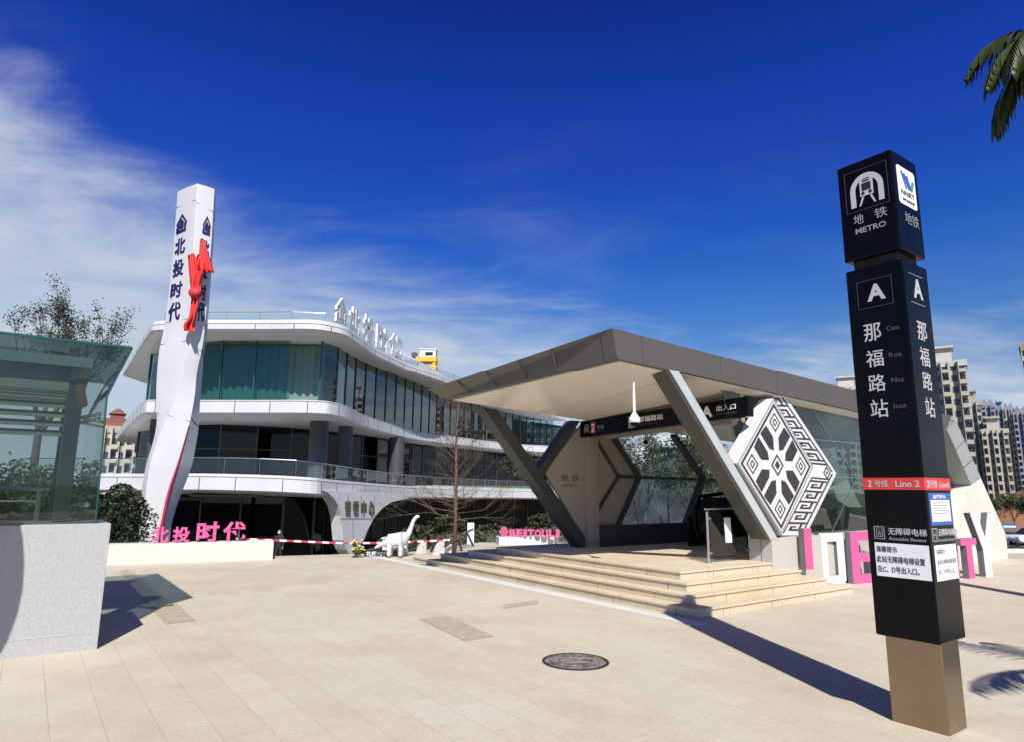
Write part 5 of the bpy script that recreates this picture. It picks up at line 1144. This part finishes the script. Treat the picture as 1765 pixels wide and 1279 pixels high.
# ---------------------------------------------------------------- distant towers
def tower(label, px0, px1, ytop, D, wall, trim, fl=3.1, depth=16, bays=None, rz=0.0, roof='flat', group='apartment towers beyond the plaza', base=-8, slabm='tower_trim'):
    m_ = gy((px0 + px1) / 2, ytop, D); az_ = math.atan2(m_.x, m_.y); w_ = (gy(px1, ytop, D) - gy(px0, ytop, D)).length * math.cos(az_); top = m_.z
    ct = m_ + V(math.sin(az_), math.cos(az_), 0) * depth / 2
    t_ = thing('apartment_tower', label, 'apartment tower', V(ct.x, ct.y, base), rz - az_, group); Ht = top - base
    b = MB(); b.box(-w_ / 2, w_ / 2, -depth / 2, depth / 2, 0, Ht)
    b.build('wall', wall, t_)
    b = MB(); b.box(-w_ / 2 - .3, w_ / 2 + .3, -depth / 2 - .3, depth / 2 + .3, Ht - 1.2, Ht + .4)
    if roof == 'flat': b.box(-w_ * .28, w_ * .2, -depth * .2, depth * .2, Ht + .4, Ht + 4.5); b.box(-w_ * .34, w_ * .26, -depth * .26, depth * .26, Ht + 4.5, Ht + 5.1)
    b.build('roof_crown', trim, t_)
    if roof == 'gable':
        b = MB()
        for x in (-w_ * .22, w_ * .22):
            b.prism([(x - w_ * .2, -depth / 2 - .2, Ht + .4), (x + w_ * .2, -depth / 2 - .2, Ht + .4), (x + w_ * .2, -depth / 2 - .2, Ht + 1.6), (x, -depth / 2 - .2, Ht + 3.4), (x - w_ * .2, -depth / 2 - .2, Ht + 1.6)], (0, 6, 0))
        b.build('gable', wall, t_)
    if roof == 'red':
        b = MB(); b.loft([[(-w_ / 2 - .3, -depth / 2 - .3, Ht + .4), (w_ / 2 + .3, -depth / 2 - .3, Ht + .4), (w_ / 2 + .3, depth / 2 + .3, Ht + .4), (-w_ / 2 - .3, depth / 2 + .3, Ht + .4)], [(-w_ * .30, -1, Ht + 2.6), (w_ * .30, -1, Ht + 2.6), (w_ * .30, 1, Ht + 2.6), (-w_ * .30, 1, Ht + 2.6)]]); b.box(-w_ * .2, w_ * .2, -2, 2, Ht + 1.5, Ht + 3.6); b.loft([[(-w_ * .24, -2.4, Ht + 3.6), (w_ * .24, -2.4, Ht + 3.6), (w_ * .24, 2.4, Ht + 3.6), (-w_ * .24, 2.4, Ht + 3.6)], [(-w_ * .05, -.4, Ht + 5.0), (w_ * .05, -.4, Ht + 5.0), (w_ * .05, .4, Ht + 5.0), (-w_ * .05, .4, Ht + 5.0)]]); b.build('roof', 'roof_red', t_)
    nb = bays or max(2, int(round(w_ / 4.2))); bw = w_ / nb; nf = int(Ht / fl)
    for k in range(nb):
        x0 = -w_ / 2 + k * bw; wn = MB()
        for f_ in range(nf):
            z = f_ * fl + .9
            wn.box(x0 + bw * .18, x0 + bw * .82, -depth / 2 - .06, -depth / 2 + .05, z, z + fl * .52)
        wn.box(x0 + bw * .47, x0 + bw * .53, -depth / 2 - .04, -depth / 2 + .04, .5, Ht - 1.3); wn.build('window_column', 'tower_window', t_)
        if k % 2 == 0 or nb <= 2:
            bb = MB()
            for f_ in range(nf):
                z = f_ * fl + .0; bb.box(x0 + bw * .08, x0 + bw * .92, -depth / 2 - 1.5, -depth / 2, z, z + .3); bb.box(x0 + bw * .08, x0 + bw * .92, -depth / 2 - 1.5, -depth / 2 - 1.38, z + .3, z + 1.05)
            bb.box(x0 + bw * .04, x0 + bw * .10, -depth / 2 - 1.5, -depth / 2, 0, Ht); bb.build('balcony_stack', slabm, t_)
        else:
            bb = MB(); bb.box(x0 - .25, x0 + .25, -depth / 2 - .9, -depth / 2, 0, Ht); bb.box(x0 + bw - .25, x0 + bw + .25, -depth / 2 - .9, -depth / 2, 0, Ht); bb.build('pilaster', slabm, t_)
    # windows on the flank that shows
    nd = max(2, int(depth / 5)); sd_ = -1 if px0 > 882 else 1
    for k in range(nd):
        wn = MB(); y0 = -depth / 2 + (k + .25) * depth / nd
        for f_ in range(nf): wn.box(sd_ * (w_ / 2 - .05), sd_ * (w_ / 2 + .06), y0, y0 + depth / nd * .5, f_ * fl + .9, f_ * fl + 2.4)
        wn.box(sd_ * (w_ / 2 - .04), sd_ * (w_ / 2 + .03), y0 + depth / nd * .22, y0 + depth / nd * .28, .5, Ht - 1.3)
        wn.build('window_column', 'tower_window', t_)
    return t_
tower('tall pale tower with stacked white balconies just right of the black pillar sign', 1590, 1664, 624, 170, 'tower_cream', 'tower_white', depth=14, bays=5)
tower('tan tower with stepped top right of the pale balcony tower', 1664, 1690, 694, 240, 'tower_tan', 'tower_beige', depth=18, bays=3)
tower('slim bluish tower with gabled top behind the tan towers', 1690, 1714, 700, 330, 'tower_lilac', 'tower_blue', depth=20, bays=3, roof='gable', slabm='tower_lilac')
tower('tan tower with cream balconies lower than its neighbours', 1691, 1737, 742, 230, 'tower_tan', 'tower_cream', depth=16, bays=5, slabm='tower_cream')
tower('dark blue grey tower between the two gabled towers', 1713, 1733, 706, 380, 'tower_blue', 'tower_blue', depth=20, bays=3, slabm='tower_blue')
tower('lilac grey tower with gabled top left of the palest blue tower', 1728, 1748, 706, 340, 'tower_lilac', 'tower_lilac', depth=20, bays=4, roof='gable', slabm='tower_trim')
tower('pale blue tower at the right end of the tower row', 1745, 1775, 712, 330, 'tower_blue', 'tower_lilac', depth=20, bays=4, roof='gable', slabm='tower_lilac')
tower('cream tower corner with dark cornice cut by the right edge of the photo', 1757, 1830, 592, 150, 'tower_cream', 'tower_tan', depth=14, bays=5)
tower('beige tower whose top shows above the canopy left of the pillar sign', 1432, 1490, 668, 260, 'tower_beige', 'tower_white', depth=16, bays=5)
tower('beige block with red hipped roofs behind the pylon sign', 168, 233, 738, 150, 'tower_cream', 'tower_beige', depth=14, bays=5, roof='red', group='apartment blocks at the left', base=-6)
tower('plain pale block behind the red roofed block', 233, 262, 752, 190, 'tower_lilac', 'tower_white', depth=14, bays=2, group='apartment blocks at the left', base=-6)
for i, (x0, x1, yt, D, m_, lab) in enumerate(((1122, 1138, 765, 300, 'tower_white', 'pale tower top seen left in the entrance opening above the trees'), (1190, 1208, 768, 260, 'tower_grey', 'grey tower with white balconies right of the trees in the entrance opening'), (1208, 1219, 780, 320, 'tower_tan', 'narrow tan tower beside the grey one in the entrance opening'), (1221, 1243, 782, 240, 'tower_grey', 'plain grey tower beside the right beam in the entrance opening'), (1246, 1264, 810, 200, 'tower_tan', 'lower tan tower with white balconies behind the right beam'))):
    tower(lab, x0, x1, yt, D, m_, 'tower_white', depth=14, bays=3, group='towers seen through the entrance')
# white sloped-roof hall behind the trees
p = gy(1070, 800, 45); q = gy(1128, 752, 45); r = thing('white_hall', 'white building with a steep sloping roof edge seen at the left of the entrance opening', 'building', V(p.x, 45, LOWZ))
w_ = q.x - p.x; h1 = gy(1070, 800, 45).z - LOWZ; h2 = gy(1128, 750, 45).z - LOWZ
b = MB(); b.prism([(-1, 0, h1 - .6), (w_, 0, h2), (w_ + 3, 0, h2), (w_ + 3, 0, h2 - .8), (w_, 0, h2 - .9), (-1, 0, h1 - 1.4)], (0, 12, 0)); b.build('roof', 'white_panel', r)
b = MB(); b.prism([(-.3, .6, 0), (w_ + 2.5, .6, 0), (w_ + 2.5, .6, h2 - 1.0), (-.3, .6, h1 - 1.3)], (0, 10, 0)); b.build('wall', 'tower_window', r)
p = gy(1150, 870, 55); r = thing('site_cabin', 'long white site cabin behind the trees in the entrance opening', 'cabin', V(p.x, 55, LOWZ + .8)); b = MB(); b.box(0, 3.2, 0, 3, 0, 2.3); b.build('wall', 'white_paint', r)
b = MB(); b.box(-.1, 3.3, -.15, 3.1, 2.3, 2.45); b.build('roof', 'tower_lilac', r)
for x in (.5, 1.7): b = MB(); b.box(x, x + .8, -.03, .02, 1.0, 1.8); b.build('window', 'tower_window', r)
p = gy(1236, 880, 40); r = thing('arch_frame', 'low white arched frame on the brown bank right of the trees', 'arch', V(p.x, 40, gy(1236, 884, 40).z)); b = MB(); b.tube([(.75 * math.cos(math.pi * k / 12), 0, .15 + .5 * math.sin(math.pi * k / 12)) for k in range(13)], .07, 8); b.build('arch', 'white_paint', r)
# brown bank and hill at the right
def hill(name, cx_, cy_, rx, ry, h_, m_, seed, base=-.5):
    b = MB(); n_ = 44; vs = []; fs = []
    for i in range(n_ + 1):
        for j in range(n_ + 1):
            x = (i / n_ - .5) * 2; y = (j / n_ - .5) * 2; r_ = math.sqrt(x * x + y * y); g = max(0, 1 - r_ ** 2.4)
            z = base + h_ * g * (1 + .35 * mnoise.noise(V(x * 3 + seed, y * 3, 0))) + .25 * h_ * g * mnoise.noise(V(x * 9, y * 9, seed))
            vs.append((cx_ + x * rx, cy_ + y * ry, z))
    for i in range(n_):
        for j in range(n_): a = i * (n_ + 1) + j; fs.append((a, a + n_ + 1, a + n_ + 2, a + 1))
    b.add(vs, fs); o = b.build(name, m_, smooth=True); return tag(o, kind='structure')
p = gy(1740, 900, 85); hill('earth_bank', p.x + 16, 86, 28, 17, 5.2, 'earth', 3, LOWZ - .3)
p = gy(1235, 880, 60); hill('earth_bank', p.x + 1, 62, 10, 8, 3.6, 'earth', 8, LOWZ - .3)
p = gy(1100, 880, 120); hill('hill', p.x, 160, 90, 40, 6, 'grass', 5, LOWZ - .3)
for i, (px, Y, h_, sd, lab) in enumerate(((1750, 72, 3.0, 71, 'green scrubby tree growing on the orange earth bank'), (1708, 80, 2.6, 72, 'brownish scrubby tree at the foot of the tan tower'), (1780, 70, 3.4, 73, 'dark green tree at the right end of the orange bank'))):
    p = gy(px, 915, Y); tree('bank_tree', lab, V(p.x, Y, LOWZ + 1.0), h_, .35, .06, 3, sd, 2600, .22, .28, group='trees on the earth bank', lm=('leaf_dark', 'leaf_green', 'leaf_light') if i != 1 else ('leaf_olive', 'leaf_olive', 'leaf_dark'))
b = MB(); b.box(14, 120, 50, 62, LOWZ - .02, LOWZ + .006); tag(b.build('road', 'asphalt'), kind='structure')
b = MB(); b.box(12.65, 60, 18.45, 18.68, .001, .09); tag(b.build('white_kerb', 'drain_stone'), 'low white stone kerb along the plaza edge at the right', 'kerb')
p = gz(1725, 950); hd_ = MB(); rng = random.Random(9)
hg = thing('clipped_hedge', 'low dark clipped hedge at the right edge in front of the parked car', 'hedge', V(gy(1738, 944, 21).x, 21, -.62))
for i in range(2600): leaf_quad(hd_, V(rng.uniform(0, 5), rng.uniform(-.25, .25), rng.uniform(0, .62)), .10, rng, rng.choice((0, 0, 1)))
hd_.build('foliage', ['leaf_dark', 'leaf_green'], hg, fix=False)
b = MB()
for k in range(12): b.tube([(k * .42 + .2, 0, -.02), (k * .42 + .25, 0, .55)], .012, 5)
b.build('stems', 'bark', hg)
# parked white car
def car(loc, rz):
    t_ = thing('parked_car', 'white parked car cut by the right edge beyond the hedge', 'car', loc, rz); b = MB()
    def sec(x, pts): return [(x, y, z) for y, z in pts]
    prof = [(-2.15, .45, .62, .70), (-2.0, .30, .80, .78), (-1.2, .25, .86, .84), (-.6, .25, .88, .84), (.9, .25, .90, .84), (1.7, .28, .88, .80), (2.1, .42, .80, .68)]
    b.loft([[(x, -w_, z0), (x, w_, z0), (x, w_ * 1.02, (z0 + z1) / 2), (x, w_ * .92, z1), (x, -w_ * .92, z1), (x, -w_ * 1.02, (z0 + z1) / 2)] for x, z0, z1, w_ in prof]); b.build('body', 'car_white', t_, bevel=.03, smooth=True)
    b = MB(); b.loft([[(x, -w_, z), (x, w_, z)] for x, w_, z in ((-1.25, .72, .86), (-.55, .58, 1.38), (.75, .58, 1.42), (1.75, .70, .90))], closed=False)
    b = MB(); b.loft([[(-1.2, -.74, .86), (1.7, -.74, .88), (1.0, -.6, 1.40), (-.5, -.6, 1.38)], [(-1.2, .74, .86), (1.7, .74, .88), (1.0, .6, 1.40), (-.5, .6, 1.38)]]); b.build('cabin', 'car_glass', t_, bevel=.04)
    b = MB(); b.box(-.5, 1.0, -.6, .6, 1.395, 1.44); b.build('roof', 'car_white', t_, bevel=.03)
    for x in (-1.35, 1.3):
        for y in (-.72, .72):
            w_ = MB(); w_.tube([(x, y - .1, .31), (x, y + .1, .31)], .31, 20); wo_ = w_.build('wheel', 'tyre', t_)
            MB().tube([(x, y - .11, .31), (x, y + .11, .31)], .18, 14).build('rim', 'steel', wo_)
    for y in (-.55, .55): MB().box(-2.17, -2.08, y - .15, y + .15, .58, .70).build('headlight', 'paper', t_)
p = gy(1752, 938, 58); car(V(p.x + .8, 57, LOWZ + .006), R_(8))
p = gy(1730, 914, 64); r = thing('blue_sign_board', 'low blue and white hoarding behind the parked car', 'hoarding', V(p.x, 64, LOWZ)); b = MB(); b.box(0, 1.25, 0, .06, gy(1730, 912, 64).z - LOWZ, gy(1730, 903, 64).z - LOWZ); b.box(0, 1.2, -.004, -.001, gy(1730, 910, 64).z - LOWZ, gy(1730, 907, 64).z - LOWZ, 1); b.build('board', ['blue_poster', 'paper'], r)
for x in (.1, 1.1): b = MB(); b.box(x, x + .06, .06, .12, 0, 1.6); b.build('post', 'steel', r)
